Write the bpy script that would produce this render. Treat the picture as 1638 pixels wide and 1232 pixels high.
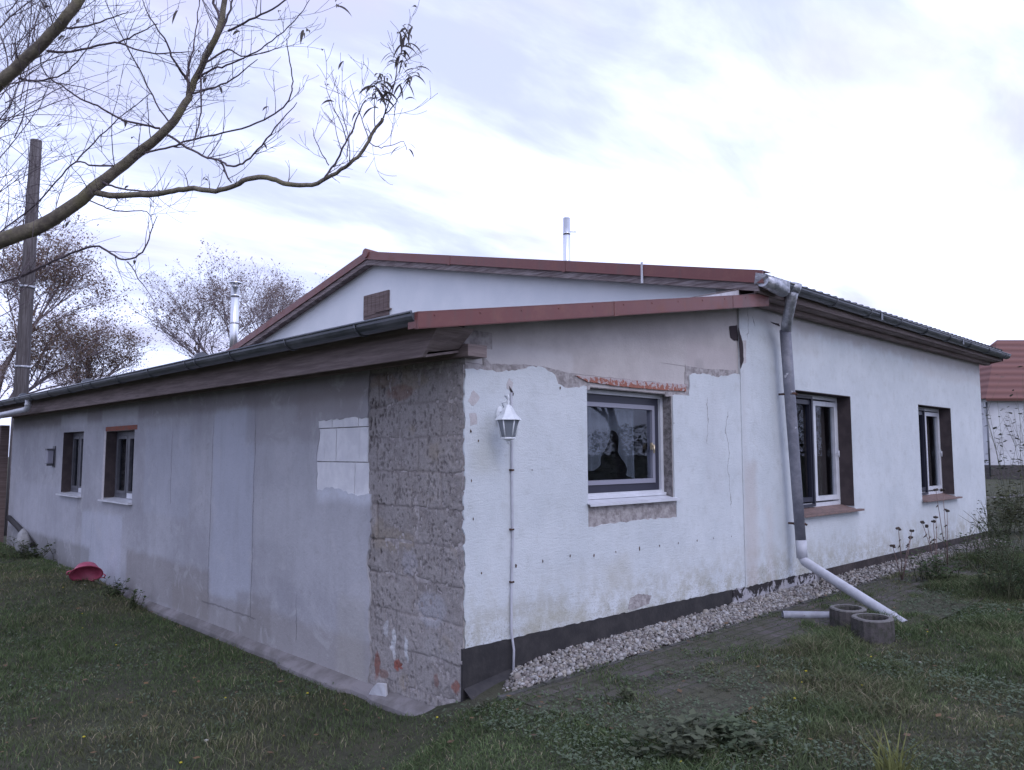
import bpy, bmesh, math, random
import numpy as np
from math import radians as R, sin, cos, pi, atan, atan2, hypot
from mathutils import Vector, Matrix
from mathutils.geometry import tessellate_polygon

for o in list(bpy.data.objects): bpy.data.objects.remove(o)
S = bpy.context.scene
COL = S.collection
random.seed(7); RNG = np.random.default_rng(7)

# ------------------------------------------------------------------ camera
FPX, CXP, CYP = 1246.0, 819.0, 616.0
CAM = Vector((-3.349, -3.941, 1.6))
AZ, PITCH = R(46.128), R(5.0)
FH = Vector((cos(AZ), sin(AZ), 0)); RT = Vector((sin(AZ), -cos(AZ), 0)); UPV = Vector((0, 0, 1))
FW = cos(PITCH) * FH + sin(PITCH) * UPV; UW = -sin(PITCH) * FH + cos(PITCH) * UPV
cam = bpy.data.cameras.new('camera'); co = bpy.data.objects.new('camera', cam); COL.objects.link(co)
cam.sensor_width = 36; cam.lens = 36 * FPX / 1638; cam.clip_end = 2000; cam.clip_start = 0.05
m3 = Matrix((RT, UW, -FW)).transposed(); co.matrix_world = Matrix.Translation(CAM) @ m3.to_4x4()
S.camera = co

def ray(px, py): return FW * FPX + RT * (px - CXP) - UW * (py - CYP)
def at(px, py, depth): return CAM + ray(px, py) * (depth / FPX)          # a point at a given distance ahead
def on(px, py, axis, val):                                             # a point on a real plane of the place
    d = ray(px, py); return CAM + d * ((val - CAM[axis]) / d[axis])

# ------------------------------------------------------------------ light
SUN_AZ, SUN_EL = R(-112), R(42)        # towards the sun
def NN(nt, typ, **k):
    n = nt.nodes.new(typ)
    for a, b in k.items(): setattr(n, a, b)
    return n
W = bpy.data.worlds.new('World'); S.world = W; W.use_nodes = True
nt = W.node_tree; nt.nodes.clear()
def wire(nt, dst, v):
    if hasattr(v, 'is_output') or isinstance(v, bpy.types.NodeSocket): nt.links.new(v, dst)
    elif isinstance(v, (tuple, list)): dst.default_value = tuple(v) if len(v) != 3 or dst.type == 'VECTOR' else (*v, 1)
    else: dst.default_value = v
def M_(nt, op, a, b=None, c=None, clamp=False):
    n = NN(nt, 'ShaderNodeMath', operation=op, use_clamp=clamp); wire(nt, n.inputs[0], a)
    if b is not None: wire(nt, n.inputs[1], b)
    if c is not None: wire(nt, n.inputs[2], c)
    return n.outputs[0]
def MIX(nt, f, a, b, bt='MIX'):
    n = NN(nt, 'ShaderNodeMix', data_type='RGBA', blend_type=bt, clamp_factor=True)
    wire(nt, n.inputs[0], f); wire(nt, n.inputs[6], a); wire(nt, n.inputs[7], b); return n.outputs[2]
def NOISE(nt, vec, scale, detail=4, rough=.55, dist=0, out=0):
    n = NN(nt, 'ShaderNodeTexNoise'); wire(nt, n.inputs['Vector'], vec); n.inputs['Scale'].default_value = scale
    n.inputs['Detail'].default_value = detail; n.inputs['Roughness'].default_value = rough
    n.inputs['Distortion'].default_value = dist; return n.outputs[out]
def SS(nt, v, a, b):                  # smoothstep from a to b
    n = NN(nt, 'ShaderNodeMapRange', interpolation_type='SMOOTHSTEP'); wire(nt, n.inputs[0], v)
    n.inputs[1].default_value = a; n.inputs[2].default_value = b; return n.outputs[0]
def VM(nt, op, a, b=None, s=None):
    n = NN(nt, 'ShaderNodeVectorMath', operation=op); wire(nt, n.inputs[0], a)
    if b is not None: wire(nt, n.inputs[1], b)
    if s is not None: wire(nt, n.inputs['Scale'], s)
    return n.outputs[0]
sky = NN(nt, 'ShaderNodeTexSky', sky_type='NISHITA', sun_disc=False)
sky.sun_elevation = SUN_EL; sky.sun_rotation = R(90) - SUN_AZ; sky.air_density = 1.2; sky.dust_density = 2.0
tc = NN(nt, 'ShaderNodeTexCoord'); sep = NN(nt, 'ShaderNodeSeparateXYZ'); nt.links.new(tc.outputs['Generated'], sep.inputs[0])
zz = M_(nt, 'ADD', M_(nt, 'MAXIMUM', sep.outputs[2], 0.0), 0.16)
cmb = NN(nt, 'ShaderNodeCombineXYZ'); wire(nt, cmb.inputs[0], M_(nt, 'DIVIDE', sep.outputs[0], zz)); wire(nt, cmb.inputs[1], M_(nt, 'DIVIDE', sep.outputs[1], zz))
rot = NN(nt, 'ShaderNodeMapping'); nt.links.new(cmb.outputs[0], rot.inputs[0]); rot.inputs['Rotation'].default_value = (0, 0, R(25)); rot.inputs['Scale'].default_value = (.55, 1.35, 1)
rot.inputs['Location'].default_value = (1.3, .4, 0)
n1 = NOISE(nt, rot.outputs[0], .9, 5, .5, .5); n2 = NOISE(nt, rot.outputs[0], 2.6, 6, .6, .4)
cl = M_(nt, 'ADD', M_(nt, 'MULTIPLY', n1, .70), M_(nt, 'MULTIPLY', n2, .30))
# brighter thin cloud over the right-hand side of the yard, greyer banks to the left
side = M_(nt, 'ADD', M_(nt, 'MULTIPLY', sep.outputs[0], RT.x), M_(nt, 'MULTIPLY', sep.outputs[1], RT.y))
cl = M_(nt, 'ADD', cl, M_(nt, 'MULTIPLY', side, .05))
f1 = SS(nt, cl, .40, .545)
cc = MIX(nt, f1, (6.7, 7.3, 10.8), (11.0, 12.0, 17.2))
f2 = SS(nt, NOISE(nt, rot.outputs[0], 1.7, 4, .55, .3), .50, .64)
cc = MIX(nt, M_(nt, 'MULTIPLY', f2, .42), cc, (7.5, 7.1, 10.8))
skc = MIX(nt, .86, sky.outputs[0], cc)
bg = NN(nt, 'ShaderNodeBackground'); nt.links.new(skc, bg.inputs[0]); bg.inputs[1].default_value = .1
wo = NN(nt, 'ShaderNodeOutputWorld'); nt.links.new(bg.outputs[0], wo.inputs[0])
sl = bpy.data.lights.new('sun', 'SUN'); sl.energy = .5; sl.angle = R(25); sl.color = (1, .96, .92)
so = bpy.data.objects.new('sun', sl); COL.objects.link(so)
sd = Vector((cos(SUN_EL) * cos(SUN_AZ), cos(SUN_EL) * sin(SUN_AZ), sin(SUN_EL)))
so.rotation_euler = sd.to_track_quat('Z', 'Y').to_euler(); so.location = sd * 60
S.view_settings.view_transform = 'Standard'; S.view_settings.look = 'None'; S.view_settings.gamma = 1
S.view_settings.exposure = 0.25

# ------------------------------------------------------------------ material helpers
class Mt:
    def __init__(s, name, rough=.8, spec=.3, metal=0):
        s.m = bpy.data.materials.new(name); s.m.use_nodes = True; s.nt = s.m.node_tree; s.nt.nodes.clear()
        s.o = NN(s.nt, 'ShaderNodeOutputMaterial'); s.b = NN(s.nt, 'ShaderNodeBsdfPrincipled'); s.nt.links.new(s.b.outputs[0], s.o.inputs[0])
        s.b.inputs['Roughness'].default_value = rough; s.b.inputs['Specular IOR Level'].default_value = spec; s.b.inputs['Metallic'].default_value = metal
        g = NN(s.nt, 'ShaderNodeNewGeometry'); s.P = g.outputs['Position']
        sp = NN(s.nt, 'ShaderNodeSeparateXYZ'); s.nt.links.new(s.P, sp.inputs[0]); s.x, s.y, s.z = sp.outputs
        s.h = None
    def noise(s, sc, d=4, r=.55, dist=0, vec=None): return NOISE(s.nt, vec if vec is not None else s.P, sc, d, r, dist)
    def obj(s):
        t = NN(s.nt, 'ShaderNodeTexCoord'); return t.outputs['Object']
    def mix(s, f, a, b, bt='MIX'): return MIX(s.nt, f, a, b, bt)
    def mt(s, op, a, b=None, c=None, clamp=False): return M_(s.nt, op, a, b, c, clamp)
    def ss(s, v, a, b): return SS(s.nt, v, a, b)
    def warp(s, amt=.06, sc=5, d=4):         # position pushed about by noise, for ragged stains
        n = NOISE(s.nt, s.P, sc, d, .6, 0, 1); v = VM(s.nt, 'SUBTRACT', n, (.5, .5, .5)); v = VM(s.nt, 'SCALE', v, s=amt)
        v = VM(s.nt, 'ADD', s.P, v); sp = NN(s.nt, 'ShaderNodeSeparateXYZ'); s.nt.links.new(v, sp.inputs[0]); return sp.outputs
    def box(s, u, z, u0, u1, z0, z1, soft=.02):
        a = s.mt('MULTIPLY', s.ss(u, u0 - soft, u0 + soft), s.ss(u, u1 + soft, u1 - soft))
        b = s.mt('MULTIPLY', s.ss(z, z0 - soft, z0 + soft), s.ss(z, z1 + soft, z1 - soft)); return s.mt('MULTIPLY', a, b)
    def base(s, c): wire(s.nt, s.b.inputs['Base Color'], c)
    def bump(s, h, dist=.01, st=1):
        n = NN(s.nt, 'ShaderNodeBump'); wire(s.nt, n.inputs['Height'], h); n.inputs['Distance'].default_value = dist; n.inputs['Strength'].default_value = st
        if s.h is not None: s.nt.links.new(s.h, n.inputs['Normal'])
        s.h = n.outputs[0]; s.nt.links.new(s.h, s.b.inputs['Normal'])
    def voro(s, sc, feat='F1', vec=None):
        n = NN(s.nt, 'ShaderNodeTexVoronoi', feature=feat); wire(s.nt, n.inputs['Vector'], vec if vec is not None else s.P); n.inputs['Scale'].default_value = sc; return n.outputs[0]
def simple(name, c, c2=None, rough=.7, spec=.3, metal=0, sc=12, bump=0, bsc=80, d=5):
    m = Mt(name, rough, spec, metal)
    if c2: m.base(m.mix(m.ss(m.noise(sc, d, .6), .35, .65), c, c2))
    else: m.base(c)
    if bump: m.bump(m.noise(bsc, 4, .6), bump)
    return m.m
ML = {}
# white scratch-coat plaster: front (x,z) stains and tone patches
def plaster(name, main):
    m = Mt(name, .9, .15); wx, wy, wz = m.warp(.25, 3.0)
    col = m.mix(m.ss(m.noise(1.3, 6, .65), .3, .7), (.56, .595, .625), (.65, .68, .71))
    col = m.mix(m.mt('MULTIPLY', m.ss(m.noise(7, 7, .75), .48, .70), .45), col, (.47, .49, .49))
    # dirt rising from the splash zone
    low = m.mt('MULTIPLY', m.ss(wz, .85, .30), m.ss(m.noise(5, 7, .75), .40, .62)); col = m.mix(m.mt('MULTIPLY', low, .75), col, (.36, .345, .28)); spl = m.mt('MULTIPLY', m.ss(m.z, .60, .33), m.ss(m.noise(60, 3, .6), .55, .66)); col = m.mix(m.mt('MULTIPLY', spl, .6), col, (.20, .18, .15))
    if main:
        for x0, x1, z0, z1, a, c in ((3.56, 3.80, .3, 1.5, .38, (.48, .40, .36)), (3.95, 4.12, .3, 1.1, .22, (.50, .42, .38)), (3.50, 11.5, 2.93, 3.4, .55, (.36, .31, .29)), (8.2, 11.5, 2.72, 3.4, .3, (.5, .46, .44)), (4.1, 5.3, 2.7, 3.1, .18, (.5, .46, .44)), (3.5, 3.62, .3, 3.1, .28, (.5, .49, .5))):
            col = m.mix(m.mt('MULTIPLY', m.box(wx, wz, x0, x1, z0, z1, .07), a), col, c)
        dr = m.ss(m.noise(1, 5, .7, vec=VM(m.nt, 'MULTIPLY', m.P, (26, 1, 1.6))), .56, .78)
        col = m.mix(m.mt('MULTIPLY', m.mt('MULTIPLY', dr, m.ss(m.z, 2.2, 3.1)), .45), col, (.42, .39, .37))
    else:
        for x0, x1, z0, z1, a, c in ((1.45, 1.75, .5, .75, .3, (.45, .43, .36)), (.55, 1.25, .33, .46, .5, (.42, .41, .34)), (.08, .30, 1.45, 1.66, .35, (.42, .42, .36)), (2.9, 3.2, 1.2, 2.2, .16, (.5, .5, .52)), (.3, 1.2, 1.0, 1.2, .0, (.6, .6, .6))):  # includes a darker patch on the plaster, lower left of the lantern
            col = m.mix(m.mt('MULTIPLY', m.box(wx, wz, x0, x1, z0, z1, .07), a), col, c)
    # hairline cracks
    for cx_, z0, z1 in (((3.30, 1.1, 2.0), (2.95, 1.7, 2.1)) if not main else ((3.70, 2.75, 3.05),)):
        ck = m.mt('MULTIPLY', m.ss(m.mt('ABSOLUTE', m.mt('SUBTRACT', wx, cx_)), .007, .003), m.box(wx, m.z, cx_ - .2, cx_ + .2, z0, z1, .03)); col = m.mix(m.mt('MULTIPLY', ck, .65), col, (.22, .21, .21))
    m.base(col)
    m.bump(m.noise(95, 5, .7), .006, .8); m.bump(m.noise(2.2, 3, .5), .03, .5)
    m.bump(m.noise(1, 3, .6, vec=VM(m.nt, 'MULTIPLY', m.P, (18, 18, 60))), .006, .5)
    return m.m
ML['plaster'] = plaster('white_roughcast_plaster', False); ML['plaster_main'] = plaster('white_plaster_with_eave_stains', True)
m = Mt('gable_plaster', .9, .15); m.base(m.mix(m.ss(m.noise(2, 5, .6), .35, .7), (.70, .73, .765), (.76, .78, .81))); m.bump(m.noise(70, 4, .6), .005, .5); ML['gable'] = m.m
# aerated concrete above the window
m = Mt('aerated_concrete_blocks', .95, .1); wx, wy, wz = m.warp(.03, 6)
col = m.mix(m.ss(m.noise(1.7, 5, .65), .35, .65), (.44, .405, .40), (.53, .495, .485)); col = m.mix(m.mt('MULTIPLY', m.ss(m.noise(22, 5, .7), .5, .7), .25), col, (.36, .33, .32))
for u0, u1, z0, z1, a, c in ((2.63, 3.5, 2.38, 2.62, .35, (.50, .44, .45)), (1.95, 2.6, 2.15, 2.45, .25, (.56, .53, .53)), (0, 1.1, 2.2, 2.36, .35, (.62, .61, .63)), (.5, 3.4, 2.58, 3.0, .22, (.36, .32, .31)), (2.78, 2.92, 2.36, 2.46, .35, (.3, .28, .28))):
    col = m.mix(m.mt('MULTIPLY', m.box(wx, wz, u0, u1, z0, z1, .035), a), col, c)
ln = m.mt('ADD', m.mt('MULTIPLY', m.ss(m.mt('ABSOLUTE', m.mt('SUBTRACT', m.z, m.mt('MULTIPLY_ADD', wx, -.004, 2.392))), .006, .002), m.ss(wx, 2.2, 2.35)), m.mt('MULTIPLY', m.ss(m.mt('ABSOLUTE', m.mt('SUBTRACT', wx, 2.62)), .006, .002), m.box(wx, m.z, 2.5, 2.7, 2.14, 2.40, .01)))
ln2 = m.mt('MULTIPLY', m.ss(m.mt('ABSOLUTE', m.mt('SUBTRACT', wz, 2.205)), .005, .002), m.ss(wx, 2.7, 2.6))
col = m.mix(m.mt('MULTIPLY', m.mt('ADD', ln, ln2, clamp=True), .6), col, (.2, .18, .18))
m.base(col); m.bump(m.noise(60, 5, .65), .006, .6); m.bump(ln, .01, -.6 if False else .0); ML['aerated'] = m.m
# grey cement render on the long side wall: (y,z)
m = Mt('grey_cement_render', .92, .15); wx, wy, wz = m.warp(.14, 4)
col = m.mix(m.ss(m.noise(.9, 6, .65), .32, .68), (.235, .222, .232), (.31, .295, .305)); col = m.mix(m.mt('MULTIPLY', m.ss(m.noise(7, 6, .7), .5, .72), .35), col, (.19, .175, .17))
for u0, u1, z0, z1, a, c in ((3.02, 3.93, .10, 2.02, .55, (.315, .315, .35)), (1.1, 2.95, .5, 2.1, .25, (.34, .325, .33)), (6.6, 8.3, -.1, .80, .45, (.37, .37, .41)), (8.6, 12.4, .1, 1.1, .25, (.33, .32, .35)), (4.5, 5.9, .9, 1.9, .3, (.31, .31, .345)),
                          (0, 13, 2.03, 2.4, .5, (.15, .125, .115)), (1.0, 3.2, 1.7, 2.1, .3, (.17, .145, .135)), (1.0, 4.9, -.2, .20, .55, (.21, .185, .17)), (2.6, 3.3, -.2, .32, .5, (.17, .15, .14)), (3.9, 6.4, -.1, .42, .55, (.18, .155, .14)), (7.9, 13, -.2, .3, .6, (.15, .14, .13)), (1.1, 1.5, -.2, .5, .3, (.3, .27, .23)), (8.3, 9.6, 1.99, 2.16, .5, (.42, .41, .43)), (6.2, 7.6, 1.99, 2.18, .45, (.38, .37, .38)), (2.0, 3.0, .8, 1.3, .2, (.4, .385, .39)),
                          (1.06, 1.85, 1.22, 1.32, .55, (.5, .5, .53)), (1.2, 2.2, 1.9, 2.15, .35, (.2, .17, .16))):
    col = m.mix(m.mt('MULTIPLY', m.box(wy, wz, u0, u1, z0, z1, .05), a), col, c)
w2 = m.warp(.085, 5, 6); stv = m.ss(m.noise(1, 5, .65, vec=VM(m.nt, 'MULTIPLY', m.P, (1, 7, .9))), .45, .72); col = m.mix(m.mt('MULTIPLY', stv, .16), col, (.17, .155, .15)); col = m.mix(m.mt('MULTIPLY', m.ss(m.noise(55, 4, .7), .55, .72), .3), col, (.15, .14, .14)); col = m.mix(m.mt('MULTIPLY', m.ss(m.noise(2.6, 6, .72, 1.2), .53, .66), .4), col, (.345, .325, .325))
ck = None
for u_, z0, z1 in ((3.0, .02, 2.1), (3.95, .02, 2.1), (5.05, 1.0, 2.0), (7.85, .0, .9), (2.15, .0, .5)):
    k = m.mt('MULTIPLY', m.ss(m.mt('ABSOLUTE', m.mt('SUBTRACT', w2[1], u_)), .009, .002), m.ss(m.z, z0, z0 + .05)); k = m.mt('MULTIPLY', k, m.ss(m.z, z1, z1 - .3)); ck = k if ck is None else m.mt('MAXIMUM', ck, k)
col = m.mix(m.mt('MULTIPLY', ck, .6), col, (.09, .08, .08))
ck2 = m.mt('MULTIPLY', m.ss(m.mt('ABSOLUTE', m.mt('SUBTRACT', w2[2], .10)), .012, .004), m.box(m.y, m.z, 2.9, 4.1, 0, .2, .03)); col = m.mix(m.mt('MULTIPLY', ck2, .6), col, (.1, .09, .09))
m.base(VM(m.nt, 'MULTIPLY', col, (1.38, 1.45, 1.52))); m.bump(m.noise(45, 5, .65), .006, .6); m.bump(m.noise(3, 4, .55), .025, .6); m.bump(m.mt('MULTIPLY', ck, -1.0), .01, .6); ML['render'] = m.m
ML['mortar'] = simple('rough_cement_mortar', (.26, .235, .235), (.44, .41, .41), .95, .1, sc=14, bump=.012, bsc=40)
ML['mortar_dark'] = simple('dark_reveal_mortar', (.14, .13, .13), (.27, .25, .255), .95, .1, sc=30, bump=.01, bsc=60)
ML['pale_patch'] = simple('pale_filler', (.47, .44, .45), (.56, .53, .54), .95, .1, sc=20, bump=.004)
ML['ytong'] = simple('white_aerated_block', (.66, .66, .69), (.76, .76, .78), .95, .1, sc=6, bump=.004)
ML['hole'] = simple('dark_hole', (.05, .04, .045), None, .9, .1)
ML['rust'] = simple('rusty_hole', (.13, .07, .05), (.05, .04, .04), .9, .1, sc=60)
m = Mt('painted_red_brick_edge', .9, .15); k = m.ss(m.mt('ADD', m.noise(24, 5, .65), m.mt('MULTIPLY', m.mt('SUBTRACT', m.z, 2.165), 2.5)), .50, .57); m.base(m.mix(k, (.33, .14, .105), (.46, .40, .41))); m.bump(m.noise(50), .008); ML['lintel'] = m.m
ML['brick'] = simple('brick', (.30, .11, .08), (.22, .12, .10), .9, .1, sc=20, bump=.01)
m = Mt('black_bitumen', .55, .35); m.base(m.mix(m.ss(m.noise(6, 5, .65), .4, .7), (.030, .028, .030), (.050, .046, .046))); m.bump(m.noise(25, 5, .6), .006, .5); ML['bitumen'] = m.m
m = Mt('flaking_plinth_paint', .9, .15); k = m.ss(m.mt('ADD', m.noise(7, 6, .7, .6), m.mt('MULTIPLY', m.z, .9)), .70, .76)
k = m.mt('MAXIMUM', k, m.ss(m.x, 4.95, 5.15)); m.base(m.mix(k, m.mix(m.noise(12, 5), (.33, .32, .35), (.44, .43, .46)), (.04, .036, .038))); m.bump(k, .006, .6); m.bump(m.noise(50), .005); ML['plinth'] = m.m
m = Mt('old_plinth_coat', .8, .2); m.base(m.mix(m.ss(m.noise(5, 5, .65), .4, .7), (.045, .037, .038), (.085, .07, .068))); m.bump(m.noise(30), .006); ML['plinth_brown'] = m.m
m = Mt('oxide_red_verge_metal', .42, .45); k = m.ss(m.noise(5, 6, .7), .45, .72); dr = m.ss(m.noise(1, 5, .7, vec=VM(m.nt, 'MULTIPLY', m.P, (9, 9, 1.2))), .50, .72); m.base(m.mix(m.mt('MULTIPLY', dr, .45), m.mix(k, (.160, .050, .045), (.20, .085, .07)), (.10, .068, .062))); m.bump(m.noise(1.5, 2), .02, .3); wire(m.nt, m.b.inputs['Roughness'], m.mt('MULTIPLY_ADD', k, .3, .35)); ML['redmetal'] = m.m
m = Mt('weathered_board', .9, .15); k = m.noise(1, 5, .7, vec=VM(m.nt, 'MULTIPLY', m.P, (3, 3, 45))); m.base(m.mix(m.ss(k, .35, .7), (.13, .10, .10), (.32, .28, .28))); m.bump(k, .006); ML['oldwood'] = m.m
m = Mt('dark_eave_board', .85, .2); k = m.noise(1, 5, .7, vec=VM(m.nt, 'MULTIPLY', m.P, (2, 2, 40))); m.base(m.mix(m.ss(k, .35, .7), (.18, .142, .138), (.29, .235, .23))); m.bump(k, .006); ML['darkwood'] = m.m
m = Mt('dark_hatch_board', .85, .2); k = m.noise(1, 5, .7, vec=VM(m.nt, 'MULTIPLY', m.P, (2, 2, 40))); m.base(m.mix(m.ss(k, .35, .7), (.125, .092, .088), (.205, .158, .150))); m.bump(k, .006); ML['hatchwood'] = m.m
m = Mt('zinc_gutter_weathered', .42, .5, .75); k = m.ss(m.noise(4, 6, .7), .35, .7); m.base(m.mix(k, (.115, .125, .145), (.20, .205, .225))); wire(m.nt, m.b.inputs['Roughness'], m.mt('MULTIPLY_ADD', k, .25, .35)); m.bump(m.noise(3, 2), .01, .4); ML['zinc'] = m.m
m = Mt('bright_old_zinc', .4, .5, .6); k = m.ss(m.noise(14, 6, .7), .38, .66); m.base(m.mix(k, (.30, .31, .34), (.55, .55, .59))); m.bump(m.noise(20, 4), .012, .7); ML['zinc_light'] = m.m
m = Mt('grey_plastic_downpipe', .5, .4); k = m.ss(m.noise(9, 6, .7), .4, .7); m.base(m.mix(k, (.135, .14, .17), (.20, .20, .235))); fl = m.ss(m.noise(11, 3, .5), .68, .72); m.base(m.mix(fl, m.mix(k, (.15, .155, .19), (.23, .23, .265)), (.45, .45, .49))); m.bump(m.noise(30), .003); ML['pipe'] = m.m
ML['pvc'] = simple('pale_grey_pvc', (.50, .51, .56), (.43, .435, .48), .45, .4, sc=10)
m = Mt('stainless_steel', .28, .5, 1.0); m.base(m.mix(m.ss(m.z, 0, 8), (.68, .69, .72), (.75, .76, .79))); ML['steel'] = m.m
ML['white'] = simple('white_upvc', (.66, .67, .72), (.58, .59, .63), .35, .45, sc=6)
ML['navy'] = simple('dark_window_rebate', (.035, .036, .055), None, .4, .4)
ML['bead'] = simple('grey_lavender_sash', (.27, .27, .33), None, .4, .4)
ML['greyframe'] = simple('grey_window_frame', (.115, .115, .13), (.085, .085, .10), .5, .4)
ML['sillbrown'] = simple('terracotta_sill', (.24, .16, .145), (.17, .12, .11), .7, .3, sc=20, bump=.003)
ML['brown'] = simple('brown_painted_reveal', (.062, .050, .053), (.085, .068, .070), .8, .2, sc=8, bump=.003)
ML['room'] = simple('dark_room_wall', (.10, .085, .08), (.07, .06, .06), .9, .1, sc=2)
ML['brass'] = simple('brass_handle', (.6, .5, .35), None, .3, .5, .6)
ML['cap'] = simple('white_lantern_enamel', (.74, .77, .80), (.66, .68, .72), .35, .5, sc=20)
ML['tin'] = simple('white_tin_flashing', (.62, .63, .68), (.5, .5, .54), .4, .5, sc=15)
m = Mt('corrugated_roof_sheet', .85, .2); m.base(m.mix(m.ss(m.noise(6, 6, .7), .4, .65), (.055, .047, .05), (.12, .11, .10))); m.bump(m.noise(30), .006); ML['roof'] = m.m
m = Mt('window_glass', .03); nt_ = m.nt; tr = NN(nt_, 'ShaderNodeBsdfTransparent'); tr.inputs[0].default_value = (.86, .88, .90, 1); gl = NN(nt_, 'ShaderNodeBsdfGlossy'); gl.inputs['Roughness'].default_value = .015; gl.inputs[0].default_value = (.85, .87, .92, 1)
fr = NN(nt_, 'ShaderNodeFresnel'); fr.inputs[0].default_value = 1.5; mx = NN(nt_, 'ShaderNodeMixShader'); nt_.links.new(M_(nt_, 'MULTIPLY', fr.outputs[0], .10, clamp=True), mx.inputs[0]); nt_.links.new(tr.outputs[0], mx.inputs[1]); nt_.links.new(gl.outputs[0], mx.inputs[2]); nt_.links.new(mx.outputs[0], m.o.inputs[0]); ML['glass'] = m.m
m = Mt('sheer_curtain', .9); m.base((.12, .13, .15)); ML['curtain'] = m.m
m = Mt('brown_curtain', .9); m.base((.075, .06, .057)); ML['curtain_brown'] = m.m
m = Mt('frosted_lantern_glass', .25, .4); m.base((.19, .21, .24)); ML['lglass'] = m.m

# ------------------------------------------------------------------ mesh helpers
def tag(o, label=None, cat=None, group=None, kind=None):
    if label: o['label'] = label
    if cat: o['category'] = cat
    if group: o['group'] = group
    if kind: o['kind'] = kind
    return o
def empty(name, loc=(0, 0, 0), label=None, cat=None, group=None):
    o = bpy.data.objects.new(name, None); o.location = loc; COL.objects.link(o); o.empty_display_size = .2; return tag(o, label, cat, group)
class MB:
    """collects pieces in world coordinates; build() links them as one mesh object"""
    def __init__(s): s.v = []; s.f = []; s.mi = []; s.sm = []
    def add(s, vs, fs, mi=0, sm=False):
        b = len(s.v); s.v += [tuple(v) for v in vs]
        for f in fs: s.f.append([i + b for i in f]); s.mi.append(mi); s.sm.append(sm)
        return s
    def box(s, x0, x1, y0, y1, z0, z1, mi=0):
        return s.add([(x0, y0, z0), (x1, y0, z0), (x1, y1, z0), (x0, y1, z0), (x0, y0, z1), (x1, y0, z1), (x1, y1, z1), (x0, y1, z1)],
                     [(0, 3, 2, 1), (4, 5, 6, 7), (0, 1, 5, 4), (1, 2, 6, 5), (2, 3, 7, 6), (3, 0, 4, 7)], mi)
    def prism(s, quad, d, mi=0):       # polygon swept by vector d
        n = len(quad); q = [Vector(p) for p in quad]; t = [p + Vector(d) for p in q]
        return s.add(q + t, [tuple(range(n))[::-1], tuple(range(n, 2 * n))] + [(i, (i + 1) % n, n + (i + 1) % n, n + i) for i in range(n)], mi)
    def tube(s, pts, rad, n=8, cap=True, mi=0, sm=True, a0=0, a1=2 * pi, thick=0):
        pts = [Vector(p) for p in pts]; k = len(pts)
        if not hasattr(rad, '__len__'): rad = [rad] * k
        base = len(s.v); ref = None
        for i, p in enumerate(pts):
            t = (pts[min(i + 1, k - 1)] - pts[max(i - 1, 0)]).normalized()
            if ref is None: ref = Vector((0, 0, 1)) if abs(t.z) < .9 else Vector((1, 0, 0))
            u = t.cross(ref).normalized(); w = u.cross(t).normalized(); ref = w
            for j in range(n):
                a = 2 * pi * j / n; s.v.append(tuple(p + (u * cos(a) + w * sin(a)) * rad[i]))
        for i in range(k - 1):
            for j in range(n):
                a = base + i * n + j; b = base + i * n + (j + 1) % n; s.f.append([a, b, b + n, a + n]); s.mi.append(mi); s.sm.append(sm)
        if cap:
            s.f.append([base + j for j in range(n)][::-1]); s.mi.append(mi); s.sm.append(False)
            s.f.append([base + (k - 1) * n + j for j in range(n)]); s.mi.append(mi); s.sm.append(False)
        return s
    def pipe(s, pts, r, w=.003, n=16, mi=0):   # hollow tube
        s.tube(pts, r, n, cap=False, mi=mi); s.tube(pts, r - w, n, cap=False, mi=mi); return s
    def lathe(s, prof, c, n=16, mi=0, sm=True, rot=0):
        b = len(s.v); k = len(prof)
        for r, z in prof:
            for j in range(n):
                a = 2 * pi * j / n + rot; s.v.append((c[0] + r * cos(a), c[1] + r * sin(a), c[2] + z))
        for i in range(k - 1):
            for j in range(n):
                s.f.append([b + i * n + j, b + i * n + (j + 1) % n, b + (i + 1) * n + (j + 1) % n, b + (i + 1) * n + j]); s.mi.append(mi); s.sm.append(sm)
        return s
    def each(s, name, mats, parent, **kw):      # every loose piece its own object
        par = list(range(len(s.v)))
        def fd(a):
            while par[a] != a: par[a] = par[par[a]]; a = par[a]
            return a
        for f in s.f:
            for q in f[1:]: par[fd(q)] = fd(f[0])
        groups = {}
        for k, f in enumerate(s.f): groups.setdefault(fd(f[0]), []).append(k)
        for fl in groups.values():
            ids = sorted({q for k in fl for q in s.f[k]}); mp = {q: i_ for i_, q in enumerate(ids)}; c = MB(); c.v = [s.v[q] for q in ids]
            for k in fl: c.f.append([mp[q] for q in s.f[k]]); c.mi.append(s.mi[k]); c.sm.append(s.sm[k])
            c.build(name, mats, parent, **kw)
    def build(s, name, mats, parent=None, label=None, cat=None, group=None, kind=None, bevel=0):
        me = bpy.data.meshes.new(name); me.from_pydata(s.v, [], s.f)
        if not isinstance(mats, (list, tuple)): mats = [mats]
        for k in mats: me.materials.append(ML[k] if isinstance(k, str) else k)
        me.polygons.foreach_set('material_index', s.mi); me.polygons.foreach_set('use_smooth', s.sm); me.update()
        o = bpy.data.objects.new(name, me); COL.objects.link(o)
        if parent:
            o.parent = parent; root = parent
            while root.parent: root = root.parent
            off = Matrix.Translation(-Vector(root.location)) if True else None
            if parent is root and parent.type == 'EMPTY' or (parent.location.length == 0 and root is not parent): me.transform(Matrix.Translation(-Vector(root.location)))
            else: me.transform(Matrix.Translation(-Vector(root.location)))
        if bevel:
            b = o.modifiers.new('bevel', 'BEVEL'); b.width = bevel; b.segments = 2; b.limit_method = 'ANGLE'
        return tag(o, label, cat, group, kind)
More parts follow.
